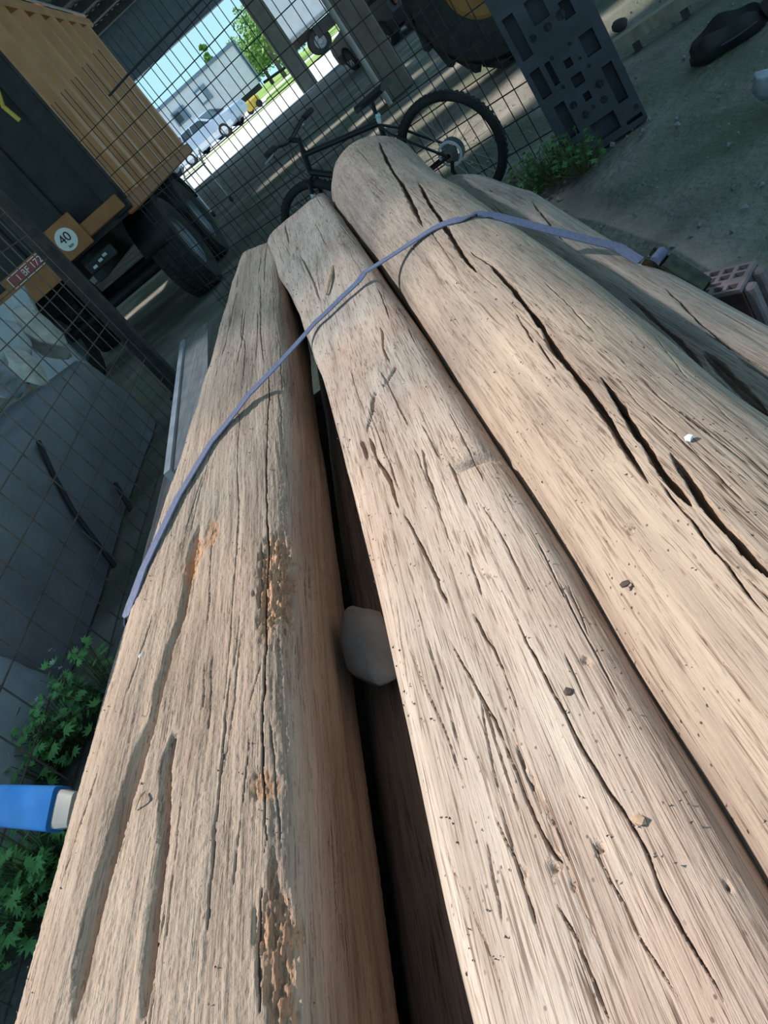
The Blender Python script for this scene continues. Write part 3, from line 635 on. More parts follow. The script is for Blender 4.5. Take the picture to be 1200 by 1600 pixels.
def back_fence():
    for k in range(2):
        off = fP+fN*(.0 if k == 0 else .05)
        r = empty('mesh_panel', tuple(off), ('dark wire mesh panel behind the bicycle, front one of the overlapping pair', 'dark wire mesh panel behind the bicycle, rear one of the overlapping pair')[k], 'mesh panel', 'overlapping mesh panels behind the bicycle')
        s0, s1 = -2.87, .66
        zs = [.103+.163*j+((.163*j+.103-1.38)*.009 if k else 0) for j in range(12)]
        for z in zs:
            pts = [off+fD*s+np.array([0, 0, z+.008*math.sin(s*1.7+z)]) for s in np.linspace(s0, s1, 12)]
            MB().tube(pts, .0038, 6).build('wire', M_wired, r, True)
        for s in np.arange(s0+.02, s1, .178 if k == 0 else .1815): wire('wire', off+fD*s+fN*.006, off+fD*(s+.006)+fN*.006+np.array([0, 0, 2.21]), .0034, r, M_wired)
        if k == 0: MB().tube([off+fD*s+np.array([0, 0, 1.95+.012*math.sin(s*2.3)]) for s in np.linspace(s0+.6, s1, 12)], .009, 7).build('top_rod', M_wired, r, True)
back_fence()

# ------------------------------------------------------------------ bicycle
def bicycle():
    root = empty('bicycle', (hubP[0], hubP[1], 0), 'black mountain bike leaning on the mesh behind the log ends', 'bicycle')
    lean = .05
    def B(s, z, off=0.0): p = hubP-fD*s; return Vector((p[0]+fN[0]*(off+z*lean), p[1]+fN[1]*(off+z*lean), z))
    ax = Vector(fN)
    def wheel(name, s, rear):
        r = .367; c = B(s, r); w = empty(name, c); w.parent = root; w.location = c-root.location
        m = MB(); prof = []
        for k in range(13):
            a = 2*PI*k/12; prof.append((r-.029+.029*math.cos(a), .028*math.sin(a)))
        m.lathe(prof, c, ax, 56); m.build('tyre', M_rubber, w, True)
        kn = MB()
        for k in range(64):
            a = 2*PI*k/64; d = Vector(fD)*math.cos(a)+Vector((0, 0, 1))*math.sin(a); t = d.cross(ax)
            R_ = Matrix((ax, t, d)).transposed()
            for o_ in (-.016, .016): kn.box(c+d*(r-.001-abs(o_)*.25)+ax*o_, (.010, .018, .008), R_)
        kn.build('tread_knobs', M_rubber, w)
        MB().lathe([(r-.058, -.013), (r-.046, -.015), (r-.046, .015), (r-.058, .013), (r-.062, 0), (r-.058, -.013)], c, ax, 48).build('rim', M_bikeb, w, True)
        sp = MB()
        for k in range(28):
            a = 2*PI*k/28; d = Vector(fD)*math.cos(a)+Vector((0, 0, 1))*math.sin(a); a2 = a+(.9 if k % 2 else -.9); d2 = Vector(fD)*math.cos(a2)+Vector((0, 0, 1))*math.sin(a2)
            sp.tube([c+d2*.028+ax*(.028 if k % 4 < 2 else -.028), c+d*(r-.06)], .0011, 4, cap=False)
        sp.build('spokes', M_steel, w)
        MB().lathe([(.012, -.06), (.03, -.032), (.02, -.028), (.018, .028), (.03, .032), (.012, .06)], c, ax, 20).build('hub', M_bikeb, w, True)
        MB().lathe([(.045, .036), (.08, .036), (.08, .039), (.045, .039), (.045, .036)], c, ax, 32).build('brake_disc', M_steel, w)
        if rear:
            MB().lathe([(.066, -.030), (.082, -.030), (.082, -.025), (.066, -.025), (.066, -.030)], c, ax, 36).build('spoke_guard', M_offw, w, True)
            cs = MB()
            for k in range(8): rr = .058-.0046*k; cs.lathe([(.015, -.032-.004*k), (rr, -.032-.004*k), (rr, -.0335-.004*k), (.015, -.0335-.004*k)], c, ax, 30)
            cs.build('cassette', M_steel, w)
        return w
    wheel('rear_wheel', 0, True); wheel('front_wheel', 1.17, False)
    hub = (0, .365); bb = (.435, .315); st = (.335, .75); ht = (.955, .885); hb = (1.005, .745); fh = (1.17, .367)
    fr = MB()
    fr.tube([B(*bb), B(*st)], .017, 10); fr.tube([B(*st), B(ht[0]-.002, ht[1]-.03)], .019, 10); fr.tube([B(*bb), B((.5*(ht[0]+bb[0])), .5*(bb[1]+hb[1])+.01), B(*hb)], .024, 10); fr.tube([B(*ht), B(*hb)], .022, 10)
    fr.tube([B(*bb, -.05), B(*bb, .05)], .024, 12)
    for s in (-1, 1):
        fr.tube([B(*bb, s*.03), B(*hub, s*.068)], .010, 8); fr.tube([B(st[0], st[1]-.02, s*.012), B(.27, .66, s*.05), B(*hub, s*.068)], .009, 8)
    fr.build('frame', M_bikeb, root, True)
    fk = MB()
    for s in (-1, 1): fk.tube([B(1.022, .70, s*.055), B(*fh, s*.06)], .016, 10)
    fk.tube([B(1.022, .70, -.06), B(1.022, .70, .06)], .02, 10); fk.tube([B(*ht), B(.93, .965)], .016, 10); fk.build('fork', M_bikeb, root, True)
    MB().tube([B(1.055, .63, -.055), B(1.075, .57, -.057)], .0175, 12).build('fork_seal', M_offw, root, True)
    MB().tube([B(.935, .95), B(.995, .985)], .018, 10).build('stem', M_bikeb, root, True)
    hbp = [B(.955, 1.025, -.34), B(.975, 1.02, -.2), B(1.0, .985, -.05), B(1.0, .985, .05), B(.975, 1.02, .2), B(.955, 1.025, .34)]
    MB().tube(hbp, .0145, 10).build('handlebar', M_bikeb, root, True)
    for s in (-1, 1):
        MB().tube([B(.957, 1.025, s*.35), B(.966, 1.023, s*.23)], .019, 12).build('grip', M_rubber, root, True)
        MB().tube([B(.975, 1.015, s*.2), B(1.03, .99, s*.22), B(1.045, .985, s*.3)], .007, 8).build('brake_lever', M_sil, root, True)
        MB().tube([B(.985, 1.01, s*.16), B(1.10, .98, s*.12), B(1.12, .82, s*.05), B(1.06, .72, s*.03)], .003, 6).build('cable', M_bikeb, root, True)
    MB().tube([B(.335, .745), B(.31, .80)], .016, 10).build('seat_clamp_sleeve', M_offw, root, True)
    MB().tube([B(.318, .782), B(.315, .79)], .0205, 14).build('seat_clamp', M_mint, root, True)
    MB().tube([B(.335, .76), B(.295, .885)], .0135, 10).build('seat_post', M_bikeb, root, True)
    sm = MB(); rows = []
    for k in range(9):
        u = k/8; s = .15+.28*u; w = .075*(1-u)**1.3+.017; z = .905+.012*(1-u)-.008*u
        rows.append([B(s, z-.03, -w*.9), B(s, z-.005, -w), B(s, z+.012, -w*.5), B(s, z+.016, 0), B(s, z+.012, w*.5), B(s, z-.005, w), B(s, z-.03, w*.9)])
    v = [p for q in rows for p in q]; f = [(i*7+j, i*7+j+1, i*7+8+j, i*7+7+j) for i in range(8) for j in range(6)]+[tuple(range(6, -1, -1)), tuple(range(56, 63))]+[(i*7, i*7+7, i*7+13, i*7+6) for i in range(8)]
    sm.add(v, f).build('saddle', M_bikeb, root, True)
    rl = MB()
    for s in (-1, 1): rl.tube([B(.19, .885, s*.022), B(.26, .872, s*.022), B(.36, .875, s*.02), B(.41, .892, s*.01)], .0035, 6)
    rl.build('saddle_rails', M_steel, root, True)
    MB().lathe([(.012, -.075), (.085, -.058), (.088, -.055), (.03, -.050)], B(*bb), ax, 30).build('chainring', M_bikeb, root, True)
    for s, a in ((-1, 2.5), (1, 2.5+PI)):
        c2 = B(bb[0]+.17*math.cos(a), bb[1]+.17*math.sin(a), s*.085); MB().tube([B(*bb, s*.075), c2], .011, 8).build('crank_arm', M_bikeb, root, True)
        MB().box(c2+ax*s*.05, (.09, .09, .02), bev=.004).build('pedal', M_bikeb, root)
    MB().tube([B(-.01, .33, -.07), B(.02, .28, -.07), B(.005, .20, -.065)], .013, 8).build('derailleur', M_bikeb, root, True)
    cs = MB(); cs.tube([B(0, .41, -.045), B(bb[0], bb[1]+.086, -.055)], .004, 6); cs.tube([B(.005, .19, -.062), B(bb[0], bb[1]-.086, -.055)], .004, 6); cs.build('chain', M_steel, root)
bicycle()

# ------------------------------------------------------------------ plastic pallet standing on end
def pallet():
    a = onz(899, 258); b = onz(1011, 183); a = np.array([a[0], a[1], 0]); b = np.array([b[0], b[1], 0])
    u = (b-a); W = np.linalg.norm(u); u /= W; n = np.array([u[1], -u[0], 0])     # n points to the camera side
    if n @ (cC-a) < 0: n = -n
    up = np.array([0, 0, 1.0])*.995-n*.1*1.0; up /= np.linalg.norm(up); nn = np.cross(u, up); nn = nn if nn @ n > 0 else -nn
    Hh = 1.25; T = .10
    root = empty('plastic_pallet', tuple((a+b)/2), 'dark grey plastic pallet with pockets and holes standing on end by the mesh', 'pallet')
    # cut cells on a grid: True = open, 2 = shallow pocket
    holes = []   # (u0,u1,v0,v1,depth)  fractions of W, metres in v
    def P(uu, vv, d): return Vector(a+u*uu*W+up*vv+nn*d)
    def uv(px, py):
        p = onp(px, py, a, nn)-a; return float(p @ u)/W, float(p @ up)
    cells = []
    for quad in (((900,60),(922,40),(940,72),(920,92)), ((935,107),(950,92),(985,152),(967,160)), ((918,198),(955,168),(972,197),(935,220)), ((862,167),(877,155),(908,205),(892,217)), ((826,113),(843,101),(862,147),(843,160)),
                 ((848,100),(857,93),(875,128),(868,135)), ((780,32),(797,20),(837,83),(820,97)), ((878,97),(888,87),(897,98),(886,108)), ((890,123),(905,108),(915,125),(898,138)), ((908,148),(917,139),(926,150),(915,158)),
                 ((812,8),(838,-12),(862,20),(840,42)), ((868,8),(885,-8),(900,20),(885,32)), ((975,190),(1000,172),(1003,177),(980,196)), ((845,190),(852,185),(872,215),(866,220))):
        q_ = [uv(*p) for p in quad]; c0 = sum(p[0] for p in q_)/4; c1 = sum(p[1] for p in q_)/4
        hu = np.mean([abs(p[0]-c0) for p in q_])*.95; hv = np.mean([abs(p[1]-c1) for p in q_])*.95
        cells.append((max(.02, c0-hu), min(.98, c0+hu), max(.02, c1-hv), min(Hh-.02, c1+hv)))
    us = sorted(set([0, 1]+[c for q in cells for c in q[:2]])); vs = sorted(set([0, Hh]+[c for q in cells for c in q[2:]]))
    m = MB()
    def ins(cu, cv): return any(q[0] < cu < q[1] and q[2] < cv < q[3] for q in cells)
    nu, nv = len(us)-1, len(vs)-1
    for i in range(nu):
        for j in range(nv):
            d = T*.45 if not ins((us[i]+us[i+1])/2, (vs[j]+vs[j+1])/2) else T*.45-.075
            q = [P(us[i], vs[j], d), P(us[i+1], vs[j], d), P(us[i+1], vs[j+1], d), P(us[i], vs[j+1], d)]; m.add(q, [(0, 1, 2, 3)])
            for (di, dj, e) in ((1, 0, (1, 2)), (0, 1, (2, 3)), (-1, 0, (3, 0)), (0, -1, (0, 1))):
                ii, jj = i+di, j+dj
                if 0 <= ii < nu and 0 <= jj < nv:
                    d2 = T*.45 if not ins((us[ii]+us[ii+1])/2, (vs[jj]+vs[jj+1])/2) else T*.45-.075
                    if d2 < d:
                        A, Bq = q[e[0]], q[e[1]]; o_ = Vector(nn)*(d2-d); m.add([A, Bq, Bq+o_, A+o_], [(3, 2, 1, 0)])
    m.add([P(0,0,T*.45),P(1,0,T*.45),P(1,Hh,T*.45),P(0,Hh,T*.45),P(0,0,-T*.55),P(1,0,-T*.55),P(1,Hh,-T*.55),P(0,Hh,-T*.55)], [(7,6,5,4),(0,4,5,1),(1,5,6,2),(2,6,7,3),(3,7,4,0)])
    m.build('deck', M_pallet, root)
    for (px, py, r) in ((935,130,.022),(942,154,.02),(913,178,.02),(895,163,.02),(926,165,.01),(889,68,.011),(862,90,.011),(855,42,.022),(875,23,.025),(832,60,.02),(919,102,.011),(879,135,.011),(992,165,.014),(905,90,.008)):
        uu, vv = uv(px, py)
        if 0 < uu < 1 and 0 < vv < Hh: MB().lathe([(.0005, 0), (r*.98, 0), (r, .0012)], P(uu, vv, T*.45), nn, 18, ref=(0, 0, 1)).build('dark_hole_disc', M_black, root)  # flat black discs stand in for the dark inside small holes
    for (uu, v0, v1) in ((.02, .15, .30), (.98, .2, .3), (.98, .4, .52), (.98, .6, .72)):
        MB().box(P(uu, (v0+v1)/2, T*.45-.02), (.012, .03, v1-v0)).build('edge_rib', M_pallet, root)
pallet()

# ------------------------------------------------------------------ hollow brick on end
def hollow_brick():
    # top face corners from the photograph at its own height
    zt = .25
    c0 = Vector(onz(1178, 417, zt)); c1 = Vector(onz(1165, 450, zt))
    e = Vector(onz(1095, 475, zt))
    u = (Vector(onz(1170, 412, zt))-Vector(onz(1050, 440, zt))); u.z = 0; u.normalize(); v = Vector((-u.y, u.x, 0))
    if v.dot(Vector((0, 1, 0))) < 0: v = -v
    # u: long side to the right, v: away
    cor = Vector(onz(1156, 452, zt)); Lx, Ly = .32, .125
    root = empty('hollow_brick', (cor.x, cor.y, 0), 'red brown hollow brick with rows of square holes standing right of the logs', 'brick')
    def P(a, b, z): return cor-u*a+v*b+Vector((0, 0, z-zt))
    m = MB()
    m.add([P(0,0,.0),P(Lx,0,.0),P(Lx,Ly,.0),P(0,Ly,.0),P(0,0,zt-.012),P(Lx,0,zt-.012),P(Lx,Ly,zt-.012),P(0,Ly,zt-.012)], [(0,1,2,3),(0,4,5,1),(1,5,6,2),(2,6,7,3),(3,7,4,0)])
    m.build('brick_body', M_brick, root)
    # webbed top: grid of cells
    xs = [0, .014]; k = .014
    while k < Lx-.03: k += .030; xs.append(min(k, Lx-.014)); k += .012; xs.append(min(k, Lx-.014) if k < Lx-.02 else Lx)
    xs = sorted(set(round(t, 4) for t in xs+[Lx]))
    rows = [(q0*.125/.175, q1*.125/.175, t_) for (q0, q1, t_) in [(0, .012, 0), (.012, .045, 1), (.045, .057, 0), (.057, .075, 2), (.075, .087, 0), (.087, .118, 1), (.118, .130, 0), (.130, .163, 1), (.163, .175, 0)]]
    m = MB(); zt2 = zt; deep = .05
    def slab(a0, a1, b0, b1): m.add([P(a0,b0,zt2-deep),P(a1,b0,zt2-deep),P(a1,b1,zt2-deep),P(a0,b1,zt2-deep),P(a0,b0,zt2),P(a1,b0,zt2),P(a1,b1,zt2),P(a0,b1,zt2)], [(4,5,6,7),(0,1,5,4),(1,2,6,5),(2,3,7,6),(3,0,4,7)])
    for (b0, b1, t) in rows:
        if t == 0: slab(0, Lx, b0, b1)
        elif t == 2: slab(0, .07, b0, b1); slab(.2, Lx, b0, b1)
        else:
            for i in range(0, len(xs)-1, 2): slab(xs[i], xs[i+1], b0, b1)
    m.build('brick_webs', M_brickedge, root)
    MB().box(P(-.012, Ly*.78, zt*.5-.005), (.03, .036, zt-.01), Matrix.Rotation(math.atan2(u.y, u.x), 3, 'Z'), .006).build('end_key', M_brickedge, root)
    MB().box(P(-.012, Ly*.22, zt*.5-.005), (.03, .036, zt-.01), Matrix.Rotation(math.atan2(u.y, u.x), 3, 'Z'), .006).build('end_key', M_brickedge, root)
hollow_brick()

# ------------------------------------------------------------------ weeds
def leaf_mesh(name, m, lobes=5):
    pts = [(0, 0)]
    for k in range(lobes*2+1):
        a = -1.25+2.5*k/(lobes*2); r = 1.0 if k % 2 == 0 else .55; r *= (1-.25*abs(a))
        pts.append((r*math.sin(a), r*math.cos(a)))
    v = [(x, y, .10*abs(x)+.06*y*y) for x, y in pts]; f = [(0, i+1, i) for i in range(1, len(v)-1)]
    me = bpy.data.meshes.new(name); me.from_pydata(v, [], f); me.materials.append(m); me.update(); return me
LEAF = leaf_mesh('leaf', M_leaf); LEAFD = leaf_mesh('leaf_dark', M_leafd, 3)
def flower_mesh():
    v = [(0, 0, 0)]; f = []
    for k in range(5):
        a = 2*PI*k/5; v += [(math.cos(a-.35)*.6, math.sin(a-.35)*.6, .1), (math.cos(a), math.sin(a), .15), (math.cos(a+.35)*.6, math.sin(a+.35)*.6, .1)]; f.append((0, 3*k+1, 3*k+2, 3*k+3))
    me = bpy.data.meshes.new('flower'); me.from_pydata(v, [], f); me.materials.append(M_flower); me.update(); return me
FLW = flower_mesh()
def weed(base, n, rad, hgt, size, label, mesh=LEAF, flowers=0, seed=0, group=None):
    r = random.Random(seed); root = empty('weed', base, label, 'weed', group); st = MB()
    for k in range(n):
        a = r.random()*2*PI; d = rad*math.sqrt(r.random()); h = hgt*(.25+.75*r.random())*(1-.45*(d/rad)**2); p = Vector((d*math.cos(a), d*math.sin(a), h))
        o = bpy.data.objects.new('leaf', mesh); COL.objects.link(o); o.parent = root; o.location = p; s = size*(.6+.7*r.random()); o.scale = (s, s, s)
        o.rotation_euler = (r.uniform(-.7, .5), r.uniform(-.5, .5), r.random()*2*PI)
        if k % 2 == 0: st.tube([Vector(base)+Vector((p.x*.25, p.y*.25, 0)), Vector(base)+Vector((p.x*.7, p.y*.7, h*.6)), Vector(base)+p], .0022, 4, cap=False)
    st.build('stems', M_stem, root)
    for k in range(flowers):
        a = r.random()*2*PI; d = rad*r.random(); o = bpy.data.objects.new('flower', FLW); COL.objects.link(o); o.parent = root; o.location = (d*math.cos(a), d*math.sin(a), hgt*.85); o.scale = (.014,)*3; o.rotation_euler = (r.uniform(-.4, .4), r.uniform(-.4, .4), 0)
for i, (px, py, z, n, rad, h, lab) in enumerate((
    (135, 1050, .20, 60, .15, .42, 'green lobed weed reaching highest between mesh panel and furrowed log'),
    (100, 1130, .12, 110, .20, .30, 'bushy green weed with pinkish flowers behind the blue handle'),
    (50, 1190, .12, 110, .20, .26, 'low green weed with pale flowers at the left edge below the tarpaulin'),
    (60, 1330, .14, 110, .18, .30, 'green weed growing in front of the blue handle beside the furrowed log'),
    (20, 1400, .14, 90, .18, .26, 'green weed lowest at the left edge above the grey bottom log'))):
    p = onz(px, py, z); weed((p[0]-.03, p[1], 0), int(n*1.7), rad, h, .046, lab, LEAF, 3, 40+i, 'weeds along the left mesh panel')
for i, (px, py, lab) in enumerate(((862, 262, 'dark green weed at the foot of the plastic pallet'), (835, 280, 'dark green weed between the bicycle tyre and the thin grey log'), (900, 250, 'dark green weed close against the pallet corner'))):
    p = onz(px, py, .08); weed((p[0], p[1], 0), 120, .17, .26, .036, lab, LEAFD, 0, 60+i, 'dark weeds by the plastic pallet')

# ------------------------------------------------------------------ blue handle at the left
def blue_handle():
    z = .55; a = Vector(onz(-8, 1258, z)); b = Vector(onz(92, 1264, z)); t = (b-a); Ln = t.length; t.normalize()
    w = Vector(cR)*0+Vector((t.y, -t.x, 0)); up = t.cross(w); up = up if up.z > 0 else -up
    root = empty('blue_handle', tuple(b), 'rounded blue plastic handle end with whitish film beside the furrowed log', 'handle')
    view = (Vector(cC)-b).normalized(); side = t.cross(view).normalized(); dep = side.cross(t).normalized()
    m = MB(); secs = []
    for (u, k, kk) in ((0, .45, .55), (.008, .75, .8), (.03, .97, .95), (.06, 1, 1), (Ln-.01, 1.0, 1), (Ln, .97, .97), (Ln+.001, .7, .7)):
        ring = []
        for q in range(20):
            an = 2*PI*q/20; c, s = math.cos(an), math.sin(an); sx = math.copysign(abs(c)**.3, c)*.050*k; sy = math.copysign(abs(s)**.3, s)*.024*kk
            ring.append(a+t*u+side*sx+dep*sy)
        secs.append(ring)
    v = [p for r_ in secs for p in r_]; f = [(i*20+q, i*20+(q+1) % 20, i*20+20+(q+1) % 20, i*20+20+q) for i in range(len(secs)-1) for q in range(20)]+[tuple(range(19, -1, -1)), tuple(range((len(secs)-1)*20, len(secs)*20))]
    m.add(v, f).build('handle_body', M_bluepl, root, True)
    m = MB(); ring = []
    for (u, k) in ((Ln-.002, .92), (Ln+.02, .90), (Ln+.07, .80)):
        for q in range(16):
            an = 2*PI*q/16; ring.append(a+t*u+side*math.copysign(abs(math.cos(an))**.4, math.cos(an))*.047*k+dep*(math.copysign(abs(math.sin(an))**.4, math.sin(an))*.02*k-.004))
    m.add(ring, [(i*16+q, i*16+(q+1) % 16, i*16+16+(q+1) % 16, i*16+16+q) for i in range(2) for q in range(16)]+[tuple(range(32, 48))]); m.build('film_wrap', M_film, root, True)
blue_handle()

# ------------------------------------------------------------------ tarpaulin covered stacks, sacks (left, behind the mesh)
def cloth_box(name, x0, x1, y0, y1, z1, m, label, seed, bulge=.06, folds=(), cat='tarpaulin', amp=.05):
    """soft covered stack: five faces with rounded edges and folds"""
    n = 26; root = empty(name, ((x0+x1)/2, (y0+y1)/2, 0), label, cat)
    cx, cy = (x0+x1)/2, (y0+y1)/2; hx, hy = (x1-x0)/2, (y1-y0)/2
    V = []; F = []; NA = 64; NZ = 20
    for j in range(NZ+1):
        u = j/NZ
        z = z1*min(1, u/.7) if u < .7 else z1
        sc = 1.0 if u < .7 else max(0.0, 1-(u-.7)/.3)
        for k in range(NA):
            a = 2*PI*k/NA; c, s = math.cos(a), math.sin(a); e = .28
            px = math.copysign(abs(c)**e, c)*hx; py = math.copysign(abs(s)**e, s)*hy
            rr = 1.0
            if u < .7: rr = 1-.06*(u/.7)**6
            else: rr = sc*.94
            zz = z - (0.0 if u < .7 else -.02*(1-sc)) - (.05*(u/.7)**10 if u <= .7 else .05*sc**6)
            nz_ = float(vnoise(np.array(px*2.3+seed), np.array(py*2.3+z*2), seed)); n2 = float(vnoise(np.array(px*6+py*4+seed), np.array(z*7+py*3), seed+1))
            V.append((cx+px*rr+amp*nz_*(1 if c > 0 else .5), cy+py*rr+amp*.5*n2, max(0, zz+(amp*.7*nz_+.012*n2)*(u > .3))))
    for j in range(NZ):
        for k in range(NA): F.append((j*NA+k, j*NA+(k+1) % NA, (j+1)*NA+(k+1) % NA, (j+1)*NA+k))
    mb = MB(); mb.v = V; mb.f = F; mb.build('cover', m, root, True)
    for pts in folds: MB().tube(pts, .016, 7).build('dark_fold_line', M_black, root, True)  # black tubes draw the shade in folds and the gap between covers
    return root
XT = -2.42
pf = onx(122, 538, XT); pn = onx(20, 690, XT)
ztop = float((pf[2]+pn[2])/2)
f1 = [onx(px, py, XT+.03) for px, py in ((60, 690), (85, 745), (115, 800), (160, 860), (195, 905))]
f2 = [onx(px, py, XT+.03) for px, py in ((180, 755), (200, 790), (222, 830))]
cloth_box('tarpaulin_stack', XT-.95, XT, 2.75, float(pf[1])+.2, ztop, M_tarp, 'dark grey tarpaulin draped over a tall stack behind the left mesh', 3, folds=(f1, f2))
cloth_box('tarpaulin_stack', XT-.95, XT+.10, .6, 2.85, .46, M_tarpl, 'paler blue grey cover over a low stack at the left edge', 8)
def sack(px, py, x, size, m, label, seed, nm='sack', cat='sack', z=None):
    p = onx(px, py, x) if z is None else onz(px, py, z)
    o = rock(nm, p, size, m, label, cat, seed, .4, 4)
    me = o.data; a = np.empty(len(me.vertices)*3, np.float32); me.vertices.foreach_get('co', a); a = a.reshape(-1, 3)
    k = 1/max(size); d = vnoise(a[:, 0]*k*3+seed, a[:, 1]*k*3+a[:, 2]*k*2, seed)*.16*min(size)+vnoise(a[:, 0]*k*9+a[:, 2]*k*6, a[:, 1]*k*9, seed+1)*.07*min(size)
    nn = a-np.array([0, 0, size[2]]); nn /= (np.linalg.norm(nn, axis=1)[:, None]+1e-6); a += nn*d[:, None]; me.vertices.foreach_set('co', a.ravel().astype(np.float32)); me.update(); return o
def onstack(px, py, x, sx_, sy_, m, label, seed, nm, cat):
    p = onx(px, py, x); hz = max(.07, p[2]-ztop+.06); sack(px, py, x, (sx_, sy_, hz), m, label, seed, nm, cat)
onstack(6, 562, XT-.42, .24, .30, M_sack, 'pale bluish plastic sack heaped at the left edge on the tarpaulin', 21, 'sack', 'sack')
onstack(65, 525, XT-.16, .11, .16, M_cloth, 'crumpled white cloth on the far corner of the tarpaulin stack', 23, 'rag', 'rag')
onstack(44, 575, XT-.16, .09, .20, M_cloth, 'dirty white rag lying flat on the tarpaulin beside the sack', 24, 'rag', 'rag')
onstack(82, 520, XT-.20, .07, .10, M_cloth, 'brownish folded rag at the back of the tarpaulin stack', 25, 'rag', 'rag')
def sheet():
    y = 6.75; q = [ony(px, py, y) for px, py in ((38, 446), (66, 500))]; q0 = ony(-25, 500, y)
    root = empty('panel_sheet', (float(q[1][0])-.4, y, 0), 'flat grey white panel standing behind the tarpaulin stack', 'panel')
    P = [q[0], q[1], (q[1][0]+.02, y, 0), (q0[0], y, 0), q0]; MB().prism(P, (0, .02, 0)).build('panel_face', M_sack, root)
    MB().tube([tuple(np.array(q[0])+[0, -.008, 0]), tuple(np.array(q[1])+[0, -.008, 0]), (q[1][0]+.02, y-.008, 0.0)], .012, 6).build('edge_hem', M_film, root, True)
sheet()
# ------------------------------------------------------------------ orange tipping trailer
def text(s, size, m, parent, loc, rot, name='lettering', ext=.002):
    c = bpy.data.curves.new(name, 'FONT'); c.body = s; c.size = size; c.align_x = 'CENTER'; c.align_y = 'CENTER'; c.extrude = ext; c.materials.append(m)
    t_ = bpy.data.objects.new(name, c); COL.objects.link(t_); bpy.context.view_layer.update()
    me = bpy.data.meshes.new_from_object(t_.evaluated_get(bpy.context.evaluated_depsgraph_get())); bpy.data.objects.remove(t_); me.transform(Matrix.Translation(Vector(loc)) @ Matrix.Rotation(rot[0], 4, 'X'))
    o = bpy.data.objects.new(name, me); COL.objects.link(o)
    o.parent = parent; o.matrix_parent_inverse = Matrix.Translation(-wloc2(parent)); return o
def big_wheel(name, c, r, w, parent, axis=(1, 0, 0), lugs=0, rimmat=None):
    c = Vector(c); ax = Vector(axis); g = empty(name, c); g.parent = parent; g.matrix_parent_inverse = Matrix.Translation(-wloc2(parent))
    h = w/2; rr = r*(.48 if lugs else .56)
    prof = [(rr, -h*.8), (r*.72, -h), (r*.93, -h*.95), (r, -h*.7), (r, h*.7), (r*.93, h*.95), (r*.72, h), (rr, h*.8)]
    MB().lathe(prof, c, ax, 48).build('tyre', M_rubber, g, True)
    MB().lathe([(rr, h*.8), (rr*.96, h*.55), (rr*.5, h*.35), (rr*.42, h*.6), (.001, h*.62)], c, ax, 36).build('rim', rimmat or M_rim, g, True)
    MB().lathe([(.001, -h*.4), (rr*.5, -h*.35), (rr*.96, -h*.55), (rr, -h*.8)], c, ax, 36).build('rim_back', rimmat or M_rim, g, True)
    if lugs:
        u0 = ax.orthogonal().normalized(); w0 = ax.cross(u0); lg = MB()
        for k in range(lugs):
            for sgn in (-1, 1):
                a = 2*PI*(k+(.5 if sgn > 0 else 0))/lugs; d = u0*math.cos(a)+w0*math.sin(a); t = ax.cross(d)
                tt = (t*.8+ax*sgn*.6).normalized(); R_ = Matrix((tt.cross(d), tt, d)).transposed(); lg.box(c+d*(r+.018)+ax*sgn*h*.48, (w*.16, w*.66, .08), R_, .008)
        lg.build('tread_lugs', M_rubber, g)
    else:
        tb = MB()
        for k in range(40):
            for q in (-.36, -.12, .12, .36):
                a = 2*PI*(k+(.5 if q in (-.12, .36) else 0))/40; u0 = ax.orthogonal().normalized(); w0 = ax.cross(u0); d = u0*math.cos(a)+w0*math.sin(a); R_ = Matrix((ax, ax.cross(d), d)).transposed()
                tb.box(c+d*(r+.002)+ax*q*w*.9, (w*.18, r*.12, .014), R_)
        tb.build('tread_blocks', M_rubber, g)
    bl = MB()
    for k in range(8):
        a = 2*PI*k/8; u0 = ax.orthogonal().normalized(); w0 = ax.cross(u0); bl.cyl(c+(u0*math.cos(a)+w0*math.sin(a))*rr*.6+ax*h*.35, c+(u0*math.cos(a)+w0*math.sin(a))*rr*.6+ax*h*.46, .016, 8)
    bl.build('wheel_nuts', M_steel, g)
    return g
